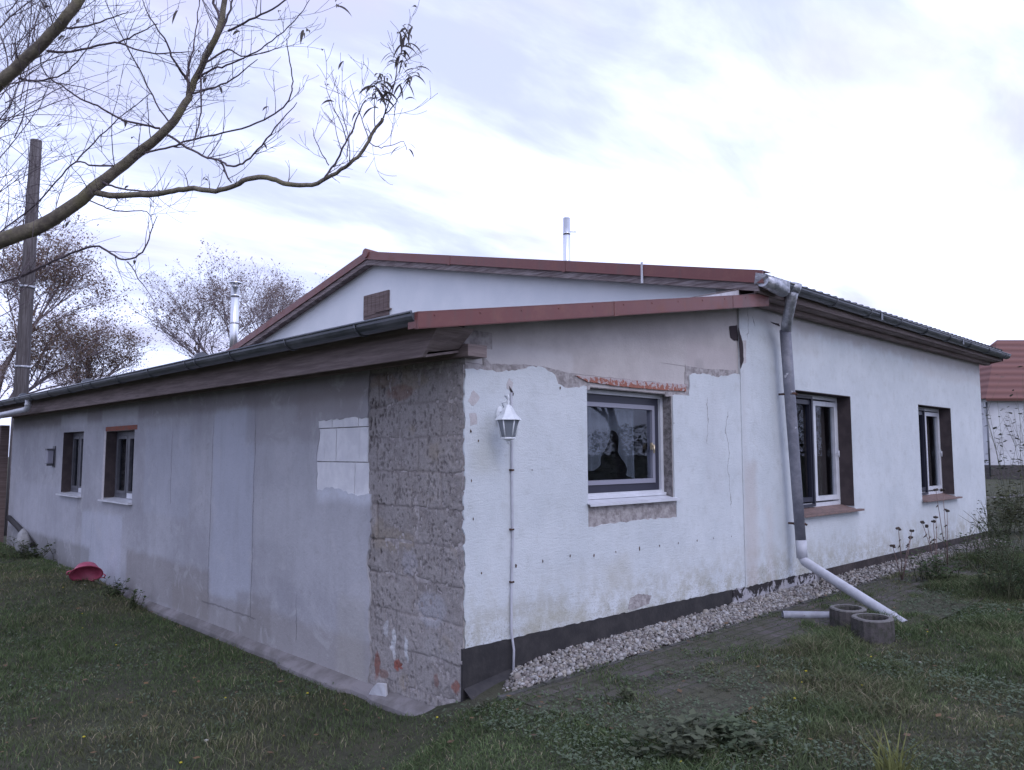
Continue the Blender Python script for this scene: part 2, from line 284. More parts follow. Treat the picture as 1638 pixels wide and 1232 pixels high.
def slab(mb, outline, holes, plane, pos, thick, mi=0):
    """outline (u,z) with holes on the plane y=pos ('f', going back +y) or x=pos ('l', going back +x), with real thickness"""
    P = (lambda u, z, d: (u, pos + d, z)) if plane == 'f' else (lambda u, z, d: (pos + d, u, z))
    loops = [outline] + list(holes); flat = [p for l in loops for p in l]
    tris = tessellate_polygon([[Vector((u, z, 0)) for u, z in l] for l in loops])
    n = len(flat); vs = [P(u, z, 0) for u, z in flat] + [P(u, z, thick) for u, z in flat]; fs = []
    for t in tris: fs.append(tuple(t)); fs.append(tuple(i + n for i in t[::-1]))
    b = 0
    for l in loops:
        k = len(l)
        for i in range(k):
            a, c = b + i, b + (i + 1) % k; fs.append((a, c, c + n, a + n))
        b += k
    mb.add(vs, fs, mi); return mb
def rect(a, b, c, d): return [(a, c), (b, c), (b, d), (a, d)]
def fr(px_list, axis, val):            # pixels -> (u,z) on a wall plane
    out = []
    for px, py in px_list:
        p = on(px, py, axis, val); out.append(((p.x if axis == 1 else p.y), p.z))
    return out
def ragged(pts, amp=.012, step=.05, closed=False, seed=1):
    r = random.Random(seed); out = []; k = len(pts)
    for i in range(k if closed else k - 1):
        a, b = pts[i], pts[(i + 1) % k]; L = hypot(b[0] - a[0], b[1] - a[1]); n = max(1, int(L / step))
        for j in range(n):
            t = j / n; jit = 0 if (j == 0 and not closed) else 1
            out.append((a[0] + (b[0] - a[0]) * t + jit * r.uniform(-amp, amp), a[1] + (b[1] - a[1]) * t + jit * r.uniform(-amp, amp)))
    if not closed: out.append(pts[-1])
    return out

# ------------------------------------------------------------------ terrain height
def sstep(a, b, t): t = np.clip((t - a) / (b - a), 0, 1); return t * t * (3 - 2 * t)
def vnoise(x, y, s, seed=0):
    x = np.asarray(x, float) * s; y = np.asarray(y, float) * s; xi = np.floor(x).astype(np.int64); yi = np.floor(y).astype(np.int64); fx = x - xi; fy = y - yi
    def h(a, b):
        n = (a * 374761393 + b * 668265263 + seed * 982451653) & 0xffffffff; n = ((n ^ (n >> 13)) * 1274126177) & 0xffffffff; return ((n ^ (n >> 16)) & 0xffff) / 65535.
    u = fx * fx * (3 - 2 * fx); v = fy * fy * (3 - 2 * fy)
    return (h(xi, yi) * (1 - u) + h(xi + 1, yi) * u) * (1 - v) + (h(xi, yi + 1) * (1 - u) + h(xi + 1, yi + 1) * u) * v
def G(x, y):
    x = np.asarray(x, float); y = np.asarray(y, float)
    g = -.18 + .28 * sstep(-.75, .45, x - y) + .07 * sstep(1.0, 6.0, x) * sstep(1, -1, y)
    lawn = np.maximum(sstep(-.15, -.8, x) , sstep(-.9, -1.6, y))
    g = g + lawn * ((vnoise(x, y, .8, 3) - .5) * .10 + (vnoise(x, y, 3, 4) - .5) * .045) + .21 * sstep(4.9, 7.4, y) * sstep(.02, -.22, x)
    return g
def Gs(x, y): return float(G(x, y))

# ground sheet reaching the horizon
def axis_pts(c, n, first, grow):
    a = [0]; st = first
    while a[-1] < 400: a.append(a[-1] + st); st = st * grow if a[-1] > n else st
    a = np.array(a); return np.concatenate([c - a[::-1][:-1], c + a])
xs = axis_pts(1, 8, .16, 1.25); ys = axis_pts(1, 8, .16, 1.25)
X, Y = np.meshgrid(xs, ys); Z = G(X, Y)
vs = np.stack([X.ravel(), Y.ravel(), Z.ravel()], 1); nx = len(xs); ny = len(ys)
i, j = np.meshgrid(np.arange(nx - 1), np.arange(ny - 1)); a = (j * nx + i).ravel(); fs = np.stack([a, a + 1, a + 1 + nx, a + nx], 1)
me = bpy.data.meshes.new('ground'); me.from_pydata(vs.tolist(), [], fs.tolist()); me.polygons.foreach_set('use_smooth', [True] * len(fs))
m = Mt('lawn_soil', .95, .1); k = m.ss(m.noise(1.2, 6, .65), .4, .65); c = m.mix(m.ss(m.noise(9, 5, .65), .35, .65), (.060, .064, .045), (.088, .095, .062)); c = m.mix(m.mt('MULTIPLY', k, .5), c, (.10, .088, .068)); m.base(c); m.bump(m.noise(35, 5, .7), .03)
me.materials.append(m.m); g = bpy.data.objects.new('ground', me); COL.objects.link(g); tag(g, kind='structure')

# mossy paving, edging and gravel bed along the front wall
def sheet(name, x0, x1, y0, y1, zf, mat, dx=.1, dy=.06):
    xs = np.linspace(x0, x1, max(2, int((x1 - x0) / dx))); ys = np.linspace(y0, y1, max(2, int((y1 - y0) / dy))); X, Y = np.meshgrid(xs, ys); Z = zf(X, Y); nx = len(xs); ny = len(ys)
    i, j = np.meshgrid(np.arange(nx - 1), np.arange(ny - 1)); a = (j * nx + i).ravel(); b = MB(); b.add(np.stack([X.ravel(), Y.ravel(), Z.ravel()], 1).tolist(), np.stack([a, a + 1, a + 1 + nx, a + nx], 1).tolist(), sm=True)
    return b.build(name, mat, kind='structure')
m = Mt('mossy_pavers', .9, .2); sp = NN(m.nt, 'ShaderNodeTexBrick'); w_ = VM(m.nt, 'ADD', m.P, VM(m.nt, 'SCALE', NOISE(m.nt, m.P, 4, 3, .5, 0, 1), s=.03)); m.nt.links.new(w_, sp.inputs['Vector'])
sp.inputs['Scale'].default_value = 1; sp.inputs['Brick Width'].default_value = .2; sp.inputs['Row Height'].default_value = .1; sp.inputs['Mortar Size'].default_value = .008; sp.inputs['Mortar Smooth'].default_value = .5
sp.inputs[1].default_value = (.115, .10, .098, 1); sp.inputs[2].default_value = (.08, .072, .07, 1); sp.inputs[3].default_value = (.065, .080, .045, 1)
moss = m.mt('MAXIMUM', m.mt('MULTIPLY', m.ss(m.noise(4, 6, .72), .38, .60), .9), m.ss(m.mt('ADD', m.y, m.mt('MULTIPLY', m.noise(3, 4), .3)), -.72, -.98)); m.base(m.mix(moss, sp.outputs[0], m.mix(m.noise(14, 5), (.058, .060, .040), (.085, .080, .058)))); m.bump(m.mt('MULTIPLY', sp.outputs[1], -1.0), .012); m.bump(m.noise(40), .008); ML['pavers'] = m.m
PAVE_Y0 = -.92
sheet('pavement', .05, 11.8, -1.55, -.36, lambda x, y: G(x, y) + .012 + (vnoise(x, y, 1.5, 9) - .5) * .02, 'pavers')
ML['edge'] = simple('edging_concrete', (.105, .10, .10), (.06, .062, .05), .9, .15, sc=12, bump=.006)
b = MB()
for k in range(58):
    x0 = .0 + k * .2; z = Gs(x0 + .1, -.34) + random.uniform(.012, .026); b.box(x0, x0 + .194, -.365, -.325, z - .12, z)
b.build('kerb_strip', 'edge', kind='structure')
bedz = lambda x, y: G(x, -.33) + .005 + (np.clip((y + .33) / .33, 0, 1)) * .05 * sstep(.3, .9, x) - (1 - sstep(.0, .45, x)) * .06
ML['bed'] = simple('gravel_bed_soil', (.06, .055, .05), (.10, .09, .085), .95, .1, sc=30, bump=.02)
sheet('gravel_bed', .02, 11.4, -.325, -.001, bedz, 'bed')

# pebbles: mixed pale stones, nobody could count them
ico = bmesh.new(); bmesh.ops.create_icosphere(ico, subdivisions=1, radius=1); IV = np.array([v.co[:] for v in ico.verts]); IF = np.array([[v.index for v in f.verts] for f in ico.faces]); ico.free()
def pebbles(n):
    V = []; F = []; Cc = []; b = 0
    pal = np.array([(.50, .48, .47), (.40, .37, .35), (.56, .55, .55), (.30, .26, .25), (.38, .33, .30), (.24, .22, .22), (.47, .43, .37), (.60, .58, .56)])
    for q in range(n):
        x = .04 + 11.2 * RNG.random() ** 1.0 if q > n * .45 else .04 + 4.5 * RNG.random(); y = -.315 + .31 * RNG.random()
        if x < .42 and (y + .315) > .02 + (x - .0) * .62: continue
        s = RNG.uniform(.006, .015) * (1.6 if RNG.random() < .10 else 1); sc = s * np.array([1.25, 1, .75]) * RNG.uniform(.75, 1.25, 3); v = IV * sc + (RNG.random((12, 3)) - .5) * s * .45
        ax = RNG.normal(size=3); ax /= np.linalg.norm(ax); Rm = np.array(Matrix.Rotation(RNG.uniform(0, 6.28), 3, Vector(ax))); v = v @ Rm.T
        z = float(bedz(x, y)) + RNG.uniform(.0, .028); V.append(v + (x, y, z)); F.append(IF + b); b += 12; c = pal[RNG.integers(len(pal))] * RNG.uniform(.38, .82); Cc.append(np.tile((*c, 1), (20 * 3, 1)))
    me = bpy.data.meshes.new('gravel'); me.from_pydata(np.concatenate(V).tolist(), [], np.concatenate(F).tolist())
    at_ = me.color_attributes.new('stone', 'FLOAT_COLOR', 'CORNER'); at_.data.foreach_set('color', np.concatenate(Cc).astype(np.float32).ravel())
    me.polygons.foreach_set('use_smooth', [True] * len(me.polygons)); m = Mt('river_pebbles', .8, .25); a_ = NN(m.nt, 'ShaderNodeAttribute', attribute_name='stone'); m.base(m.mix(m.mt('MULTIPLY', m.noise(60, 4), .4), a_.outputs[0], (.3, .28, .27))); me.materials.append(m.m)
    o = bpy.data.objects.new('gravel', me); COL.objects.link(o); tag(o, 'strip of pale rounded gravel along the foot of the white wall', 'gravel', kind='stuff')
pebbles(12500)

# ------------------------------------------------------------------ the house
house = empty('house', (3.5, 3, 0), 'long low white house with red verges, a grey rendered side annex and bare blockwork corner', 'house')
YB = 12.8                                  # far end of the annex
ZA = lambda x: 2.435 + (x + .57) * .169       # annex roof top
ZM = lambda y: 3.32 + (y + .35) * .2163 if y <= 6.4 else 4.78 - (y - 6.4) * .2163
XV = 3.38; XE = 11.62
# window openings
W1 = rect(1.255, 2.385, 1.215, 2.118); W2 = rect(4.67, 6.10, .945, 2.283); W3 = rect(8.36, 9.74, .95, 2.285)
W4 = rect(6.29, 7.39, .99, 1.89); W5 = rect(8.41, 9.45, .99, 1.915)
def hole(r): return r[::-1]
# front wall of the annex: aerated blocks
b = MB(); slab(b, [(0.012, -.3), (3.545, -.3), (3.545, ZA(3.545) - .05), (.012, ZA(0) - .05)], [hole(W1)], 'f', .014, .24)
b.build('front_wall', 'aerated', house, 'beige aerated concrete blocks bared above the corner window')
# plaster coat with ragged upper edge (traced, own thickness)
top = fr([(744, 590), (775, 592), (800, 595), (830, 591), (852, 585), (872, 589), (888, 600), (893, 614), (903, 620), (918, 620)], 1, 0)
tr_ = fr([(1103, 633), (1103, 600), (1112, 597), (1130, 599), (1145, 603), (1160, 601), (1178, 598)], 1, 0)
def coat():
    o = [(.02, .33)]; o += [(3.2, .325), (3.545, .322)]
    o = ragged([(.02, .335), (1.2, .335), (2.2, .33), (3.545, .322)], .008, .04, seed=3)
    o += [(3.545, tr_[-1][1])]
    o += ragged(tr_[::-1], .008, .03, seed=5)[1:]
    o += [(2.43, 2.115), (2.40, 2.10)]
    o += [(2.40, 1.20)] + [(2.425, 1.20), (2.43, 1.06)]
    o += ragged([(2.43, 1.045), (1.85, 1.052), (1.25, 1.035)], .008, .04, seed=8)
    o += [(1.25, 1.2), (1.245, 2.118)]
    o += ragged([(1.245, 2.118)] + top[::-1], .007, .03, seed=9)[1:]
    o += ragged([top[0], (.004, 1.9), (.012, 1.5), (.0, 1.2), (.014, .9), (.02, .335)], .009, .04, seed=11)[1:-1]
    return o
b = MB(); slab(b, coat(), [], 'f', 0, .0135)
# drill holes left by the old cladding battens
rr = random.Random(2)
for px, py, s in [(753, 690, 1), (765, 705, .7), (757, 830, .7), (754, 769, .7), (851, 752, .5), (770, 917, .7), (825, 905, 1.2), (868, 898, 1), (912, 889, 1.1), (950, 889, 1), (985, 883, .8), (1023, 878, 1.2), (1055, 873, 1), (1085, 869, .8), (1115, 865, .8), (1141, 861, .7), (1170, 858, .6), (1078, 677, .5), (896, 621, 1.0)]:
    p = on(px, py, 1, -.001); u, z = p.x, p.z; k = 7; w = .008 * s; h = .014 * s; b.add([(u + w * cos(2 * pi * i / k) * rr.uniform(.6, 1.2), -.0022, z + h * sin(2 * pi * i / k) * rr.uniform(.6, 1.3)) for i in range(k)], [tuple(range(k))], 1)
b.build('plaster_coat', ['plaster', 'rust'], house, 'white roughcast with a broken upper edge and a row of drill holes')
# mortar left where plaster fell, filler patches
b = MB()
slab(b, ragged(fr([(742, 582), (775, 584), (774, 570), (786, 582), (840, 583), (872, 586), (925, 600), (930, 606), (945, 612), (945, 624), (918, 624), (903, 624), (888, 606), (872, 596), (852, 592), (830, 598), (800, 601), (775, 598), (742, 596)], 1, 0), .004, .03, True, 4), [], 'f', .007, .0072)
b.build('mortar_patch', 'mortar', house, 'rough grey mortar bared under the upper blocks'); b = MB()
slab(b, ragged(fr([(1098, 585), (1125, 590), (1178, 592), (1178, 603), (1145, 608), (1112, 603), (1106, 606), (1106, 636), (1066, 634), (1066, 627), (1096, 628)], 1, 0), .003, .03, True, 6), [], 'f', .0068, .0072)
b.build('mortar_patch', 'mortar', house, 'stepped grey mortar right of the brick lintel'); b = MB()
slab(b, [(1.245, 1.03), (2.435, 1.04), (2.435, 1.215), (1.245, 1.215)], [], 'f', .0072, .0066)
b.build('mortar_patch', 'mortar', house, 'grey mortar band under the window sill'); b = MB()
slab(b, ragged(fr([(1004, 975), (1008, 957), (1022, 950), (1042, 952), (1038, 966), (1012, 976)], 1, 0), .004, .02, True, 12), [], 'f', -.0012, .002)
b.build('mortar_patch', 'mortar', house, 'small brown-grey patch where plaster fell above the black plinth')
for pl in ([(757, 625), (768, 636), (757, 650), (748, 641)], [(750, 662), (762, 661), (763, 678), (753, 681)], [(810, 615), (814, 605), (820, 612), (818, 624), (811, 622)], [(1192, 545), (1192, 580), (1185, 584), (1182, 545)]):
    b = MB(); slab(b, ragged(fr(pl, 1, 0), .004, .02, True, 5), [], 'f', -.0012 if pl[0][0] < 1100 else -.0105, .002); b.build('filler_patch', 'pale_patch', house)
for pl, d_ in (([(814, 618), (822, 630), (820, 634), (815, 624)], -.003), ([(1168, 522), (1180, 520), (1182, 545), (1176, 545), (1170, 540)], .0065), ([(1180, 525), (1187, 550), (1188, 578), (1183, 590), (1181.5, 560)], -.0115), ([(1202, 507), (1206, 522), (1204, 512)], -.0115), ([(1230, 515), (1244, 518), (1246, 522), (1236, 519)], -.0115)):
    b = MB(); slab(b, ragged(fr(pl, 1, 0), .003, .02, True, 5), [], 'f', d_, .002); b.build('broken_hole', 'hole', house)
# brick lintel edge over the corner window
b = MB(); slab(b, ragged(fr([(920, 601), (960, 604), (1000, 607), (1050, 612), (1098, 615), (1097, 626), (1060, 624), (1000, 619), (940, 611)], 1, 0), .003, .025, True, 3), [], 'f', -.002, .02)
b.build('lintel', 'lintel', house, 'strip of red brick with flaking paint over the corner window')
# plinth of the front wall
b = MB(); slab(b, [(-.004, -.06), (.5, -.06), (3.3, -.02)] + ragged([(3.3, .325), (2.2, .333), (1.2, .338), (-.004, .338)], .004, .05, seed=2), [], 'f', -.006, .02)
b.add([(.0, -.008, .09), (.42, -.008, .14), (.42, -.06, .115), (.0, -.09, .04), (.0, -.10, .03), (.42, -.07, .108)], [(0, 1, 2, 3), (3, 2, 5, 4)])
b.build('black_plinth', 'bitumen', house, 'black bitumen plinth coat along the foot of the front wall')
b = MB(); slab(b, [(3.3, -.1), (5.1, -.1)] + ragged([(5.1, .318), (4.2, .32), (3.3, .32)], .006, .04, seed=3), [], 'f', -.018, .02)
b.build('flaking_plinth', 'plinth', house, 'pale flaking stretch of plinth by the downpipe')
b = MB(); slab(b, [(5.1, -.1), (11.25, -.1), (11.25, .325), (5.1, .318)], [], 'f', -.016, .02); b.build('brown_plinth', 'plinth_brown', house)
# main front wall
b = MB(); slab(b, ragged([(3.545, .315), (6, .318), (11.3, .322)], .003, .08, seed=4) + [(11.3, 3.27), (3.545, 3.27)], [hole(W2), hole(W3)], 'f', -.009, .25)
b.build('main_front_wall', 'plaster_main', house, 'white plastered wall with two brown-edged windows')
b = MB(); slab(b, [(3.56, -.3), (11.28, -.3), (11.28, .32), (3.56, .32)], [], 'f', .004, .2); b.box(11.05, 11.28, .22, 12.9, -.3, 3.25); b.box(3.56, 11.28, 12.65, 12.9, -.3, 3.2); b.build('rear_wall', 'plaster_main', house)
# gable wall
b = MB(); slab(b, [(.03, -.3), (12.85, -.3), (12.85, ZM(12.85) - .06), (6.4, 4.71), (.03, ZM(.03) - .06)], [], 'l', 3.56, .2); b.build('gable_wall', 'gable', house, 'plain white gable wall rising above the annex roof')
# side wall: core, masonry field, render coat
b = MB(); slab(b, [(.27, -.4), (YB, -.4), (YB, 2.42), (.27, 2.42)], [hole(W4), hole(W5)], 'l', .02, .22); b.box(.02, 3.5, YB, YB + .2, -.4, 2.5)
b.build('side_wall', 'mortar', house)
edge = ragged([(1.07, -.1), (1.03, .1), (1.07, .35), (1.06, .6), (1.11, .8), (1.06, 1.0), (1.07, 1.29)], .012, .04, seed=21)
edge2 = ragged([(1.13, 1.87), (1.12, 2.1), (1.09, 2.3)], .012, .04, seed=22)
wh = ragged([(1.07, 1.29), (1.25, 1.27), (1.45, 1.30), (1.62, 1.33), (1.86, 1.29)], .010, .04, seed=24)
wh2 = ragged([(1.86, 1.29), (1.88, 1.55), (1.84, 1.72), (1.86, 1.865)], .010, .04, seed=25)
wh3 = ragged([(1.86, 1.865), (1.4, 1.88), (1.13, 1.87)], .008, .04, seed=26)
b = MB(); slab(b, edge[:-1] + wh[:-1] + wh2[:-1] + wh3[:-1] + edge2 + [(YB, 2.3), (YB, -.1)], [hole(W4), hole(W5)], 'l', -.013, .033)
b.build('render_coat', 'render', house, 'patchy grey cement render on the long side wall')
# white block infill with open joints
b = MB()
for r_, (z0, z1, us) in enumerate(((1.24, 1.527, (1.105, 1.30, 1.70, 1.95)), (1.533, 1.80, (1.12, 1.235, 1.58, 1.76, 1.95)), (1.806, 1.90, (1.13, 1.26, 1.47, 1.65, 1.95)))):
    for k in range(len(us) - 1): b.box(-.006 - .003 * ((k + r_) % 2), .04, us[k] + .003, us[k + 1] - .003, z0, z1)
b.each('white_block', 'ytong', house, bevel=.003)
# lintels and surrounds of the side windows
b = MB(); b.box(-.016, .02, 6.2, 7.42, 1.892, 1.95); b.build('lintel', 'brick', house)
b = MB(); b.box(-.016, .03, 7.392, 7.47, .98, 1.90); b.build('foam_strip', 'pale_patch', house)

# bare blockwork corner: relief grid with courses, pits and old mortar
du = .0062; us = np.arange(-.0, 1.16, du); zs = np.arange(-.17, 2.34, du); U, ZZ = np.meshgrid(us, zs)
def fbm(u, v, s, seed, o=4): return sum(vnoise(u, v, s * 2 ** k, seed + k) / 2 ** k for k in range(o)) / sum(1 / 2 ** k for k in range(o))
row = np.floor((ZZ + .02 + (fbm(U, ZZ, 3, 5) - .5) * .04) / .247); v = ((ZZ + .02 + (fbm(U, ZZ, 3, 5) - .5) * .04) / .247) - row; off = (row % 2) * .27; uu = (U + off + (fbm(U, ZZ, 4, 8) - .5) * .03) / .5; cu = uu - np.floor(uu)
joint = np.maximum(np.exp(-(np.minimum(v, 1 - v) * .247 / .010) ** 2), np.exp(-(np.minimum(cu, 1 - cu) * .5 / .010) ** 2))
pit = np.zeros_like(U); rp = np.random.default_rng(44)
for q in range(2300):
    pu, pz = rp.uniform(0, 1.15), rp.uniform(-.15, 2.3)
    if vnoise(pu, pz, 3.2, 91) * .6 + vnoise(pu, pz, 9, 92) * .4 < rp.uniform(.25, .75): continue
    ru = rp.uniform(.004, .013); rz = ru * rp.uniform(.8, 2.2); iu0, iu1 = int((pu - 3 * ru) / du), int((pu + 3 * ru) / du) + 2; iz0, iz1 = int((pz - 3 * rz + .17) / du), int((pz + 3 * rz + .17) / du) + 2; iu0, iz0 = max(iu0, 0), max(iz0, 0)
    w_ = U[iz0:iz1, iu0:iu1]; v_ = ZZ[iz0:iz1, iu0:iu1]
    if w_.size: pit[iz0:iz1, iu0:iu1] = np.maximum(pit[iz0:iz1, iu0:iu1], sstep(1.35, .5, np.sqrt(((w_ - pu) / ru) ** 2 + ((v_ - pz) / rz) ** 2)))
cover = sstep(.44, .56, fbm(U, ZZ, 4.2, 41)); lowz = sstep(.75, .35, ZZ)
cover = np.clip(np.maximum(cover * .75, lowz * sstep(.35, .5, fbm(U, ZZ, 5, 77))), 0, 1); pit = pit * (1 - cover * .55)
blk = np.sin(row * 12.9898 + np.floor(uu) * 78.233) * 43758.5453; blk = blk - np.floor(blk)
disp = -.002 - .010 * joint * (1 - cover * .8) - .012 * pit + .005 * cover + (fbm(U, ZZ, 22, 51) - .5) * .010 + (blk - .5) * .006
edgef = sstep(.05, .0, U); disp = disp - edgef * .012 * (fbm(U * 0, ZZ, 16, 61)) - .006
bc = np.array([.33, .305, .30]); A = bc + (blk[..., None] - .5) * np.array([.09, .085, .085]) + (fbm(U, ZZ, 20, 71)[..., None] - .5) * .16
def over(A, k, c): return A * (1 - k[..., None]) + np.array(c) * k[..., None]
A = over(A, cover * .6, (.42, .395, .395)); A = over(A, joint * (1 - cover * .6) * .7, (.17, .145, .14)); A = over(A, pit * .92, (.075, .062, .062))
A = over(A, sstep(.60, .7, fbm(U, ZZ, 3.1, 101)) * .5, (.36, .31, .25))
def blob(u, z, ru, rz): return sstep(1.15, .75, np.sqrt(((U - u + (fbm(U, ZZ, 18, 111) - .5) * .06) / ru) ** 2 + ((ZZ - z + (fbm(U, ZZ, 18, 121) - .5) * .06) / rz) ** 2))
for px, py, ru, rz, c, a_ in ((603, 1062, .035, .11, (.26, .10, .075), .8), (637, 1062, .045, .045, (.32, .10, .075), .9), (613, 1078, .06, .04, (.24, .12, .09), .6), (728, 1100, .05, .04, (.30, .12, .09), .8), (697, 1088, .03, .04, (.24, .12, .10), .6), (640, 628, .17, .06, (.25, .14, .11), .55), (612, 610, .2, .05, (.27, .19, .14), .4),
                              (629, 1028, .028, .11, (.62, .63, .66), 1.0), (650, 1040, .03, .09, (.62, .63, .66), 1.0), (618, 1005, .04, .05, (.54, .54, .57), .85), (690, 975, .17, .12, (.44, .44, .48), .7), (700, 1040, .15, .10, (.40, .385, .39), .6), (637, 755, .022, .05, (.40, .37, .36), .8), (655, 900, .09, .10, (.42, .41, .45), .6), (722, 1010, .03, .08, (.4, .38, .38), .6)):
    p = on(px, py, 0, 0); A = over(A, blob(p.y, p.z, ru, rz) * a_, c)
A = np.clip(A * .90, .03, .7); nu, nz = len(us), len(zs)
vs = np.stack([-disp.ravel() * 1.0 - .006, U.ravel(), ZZ.ravel()], 1); vs[:, 1] += (edgef * (fbm(U * 0, ZZ, 20, 131) - .25) * .012).ravel()
i, j = np.meshgrid(np.arange(nu - 1), np.arange(nz - 1)); a = (j * nu + i).ravel(); fs = np.stack([a, a + nu, a + nu + 1, a + 1], 1)
me = bpy.data.meshes.new('block_masonry'); me.from_pydata(vs.tolist(), [], fs.tolist()); ca = me.color_attributes.new('alb', 'FLOAT_COLOR', 'POINT'); ca.data.foreach_set('color', np.concatenate([A.reshape(-1, 3), np.ones((nu * nz, 1))], 1).astype(np.float32).ravel())
me.polygons.foreach_set('use_smooth', [True] * len(fs)); m = Mt('bare_blockwork', .95, .1); aa = NN(m.nt, 'ShaderNodeAttribute', attribute_name='alb'); m.base(m.mix(m.mt('MULTIPLY', m.ss(m.noise(48, 6, .75), .47, .62), .40), m.mix(m.mt('MULTIPLY', m.ss(m.noise(26, 5, .7), .56, .68), .35), aa.outputs[0], (.42, .40, .39)), (.13, .115, .11))); m.bump(m.noise(130, 4, .7), .006, .8); me.materials.append(m.m)
me.transform(Matrix.Translation(-Vector(house.location))); o = bpy.data.objects.new('block_masonry', me); COL.objects.link(o); o.parent = house; o['label'] = 'pitted bare blockwork at the house corner, plaster knocked off'
b = MB(); b.box(.006, .27, .0145, .9, -.3, 2.33); b.box(.02, .27, .9, 1.2, -.3, 2.33); b.build('corner_core', 'mortar', house)

# concrete footing along the side wall
n = 90; b = MB(); rr = random.Random(5); prof = []
for k in range(n + 1):
    y = -.05 + (YB) * (k / n) ** 1.3; w = .075 + (float(vnoise(y, 3.3, 1.7, 5)) - .5) * .03 + (.06 if 1.2 < y < 2.3 else 0) + (.03 if y < .9 else 0); zt = -.09 + (float(vnoise(y, 1.3, 1.1, 6)) - .5) * .03
    prof.append([(-.010, y, zt), (-w * .8, y, zt - .035), (-w, y, zt - .06), (-w - .02, y, -.30)])
for k in range(n):
    for q in range(3): b.add([prof[k][q], prof[k][q + 1], prof[k + 1][q + 1], prof[k + 1][q]], [(0, 1, 2, 3)], sm=True)
b.add([(-.13, -.05, -.12), (-.02, -.05, -.04), (-.0, -.02, .0), (.0, .0, .02), (-.01, .0, -.085)], [(0, 1, 4), (1, 2, 3), (1, 3, 4)])
b.add([(-.15, -.05, -.15), (-.15, -.05, -.3), (-.02, -.16, -.05), (.1, -.14, .015), (.12, -.006, .03), (-.01, -.006, .0)], [(0, 2, 5), (2, 3, 4, 5), (0, 1, 2)])
b.build('footing', simple('footing_concrete', (.24, .225, .235), (.16, .15, .15), .95, .1, sc=5, bump=.004, bsc=60), house)

# roofs
b = MB(); q = [(-.5, YB + .3), (-.5, -.22), (3.56, -.22), (3.56, YB + .3)]
vs = [(x, y, ZA(x) - .012) for x, y in q] + [(x, y, ZA(x) - .05) for x, y in q]; b.add(vs, [(0, 1, 2, 3)[::-1], (4, 5, 6, 7), (0, 1, 5, 4), (1, 2, 6, 5), (2, 3, 7, 6), (3, 0, 4, 7)]); b.build('annex_roof', 'roof', house)
def corr_roof():                          # corrugated sheets, waves run down the slope
    b = MB(); xs = np.arange(XV + .03, XE, .0295); yy = [-.30, 1.0, 2.5, 4.2, 6.4, 8.5, 10.6, 13.05]; vs = []; n = len(xs)
    for y in yy:
        for x in xs: vs.append((x, y, ZM(y) - .02 + .022 * cos(x * 2 * pi / .177)))
    for y in yy:
        for x in xs: vs.append((x, y, ZM(y) - .034 + .022 * cos(x * 2 * pi / .177)))
    K = len(yy); o = K * n
    fs = [(r * n + i, r * n + i + 1, (r + 1) * n + i + 1, (r + 1) * n + i) for r in range(K - 1) for i in range(n - 1)]
    fs += [tuple(q + o for q in f[::-1]) for f in fs] + [(i, i + 1, i + 1 + o, i + o) for i in range(n - 1)]
    b.add(vs, fs, sm=True); return b.build('main_roof', 'roof', house, 'shallow corrugated sheet roof')
corr_roof()
b = MB(); b.tube([(XV - .02, 6.4, 4.755), (XV + .38, 6.4, 4.745), (XE, 6.4, 4.745)], [.078, .065, .065], 12); b.build('ridge_cap', 'redmetal', house)
# red verge of the main gable (front and rear slopes) with a weathered board under it
b = MB(); h = .118
for y0, y1 in ((-.36, 6.4), (6.4, 13.1)):
    b.prism([(XV, y0, ZM(y0)), (XV, y1, ZM(y1)), (XV, y1, ZM(y1) - h), (XV, y0, ZM(y0) - h)], (.018, 0, 0))
    b.prism([(XV, y0, ZM(y0) + .001), (XV, y1, ZM(y1) + .001), (XV, y1, ZM(y1) + .008), (XV, y0, ZM(y0) + .008)], (.16, 0, 0))
for y in (2.15, 4.3): b.prism([(XV - .004, y, ZM(y) + .004), (XV - .004, y + .05, ZM(y + .05) + .004), (XV - .004, y + .05, ZM(y) - h - .002), (XV - .004, y, ZM(y) - h - .008)], (.004, 0, 0))
b.build('verge_trim', 'redmetal', house, 'dark red metal verge of the high gable')
b = MB()
for y0, y1 in ((-.30, 6.4), (6.4, 13.0)):
    b.prism([(XV + .025, y0, ZM(y0) - .06), (XV + .025, y1, ZM(y1) - .06), (XV + .025, y1, ZM(y1) - .205), (XV + .025, y0, ZM(y0) - .195)], (.03, 0, 0))
    b.prism([(XV + .055, y0, ZM(y0) - .15), (XV + .055, y1, ZM(y1) - .15), (XV + .055, y1, ZM(y1) - .175), (XV + .055, y0, ZM(y0) - .17)], (.13, 0, 0))
b.build('verge_board', 'oldwood', house)
# red verge of the annex
b = MB(); XA0, XA1 = -.575, 3.70; yv = -.25
b.prism([(XA0, yv, ZA(XA0)), (XA1, yv, ZA(XA1)), (XA1, yv, ZA(XA1) - .112), (XA0, yv, ZA(XA0) - .092)], (0, .016, 0))
b.prism([(XA0, yv, ZA(XA0) + .001), (XA1, yv, ZA(XA1) + .001), (XA1, yv, ZA(XA1) + .007), (XA0, yv, ZA(XA0) + .007)], (0, .14, 0))
b.prism([(XA0, yv + .002, ZA(XA0) - .093), (XA1, yv + .002, ZA(XA1) - .113), (XA1, yv + .002, ZA(XA1) - .117), (XA0, yv + .002, ZA(XA0) - .097)], (0, .03, 0))
b.prism([(XA0 - .001, yv + .017, ZA(XA0)), (XA0 - .001, yv + .017, ZA(XA0) - .09), (XA0 - .001, yv + .10, ZA(XA0) - .09), (XA0 - .001, yv + .10, ZA(XA0))], (.012, 0, 0))
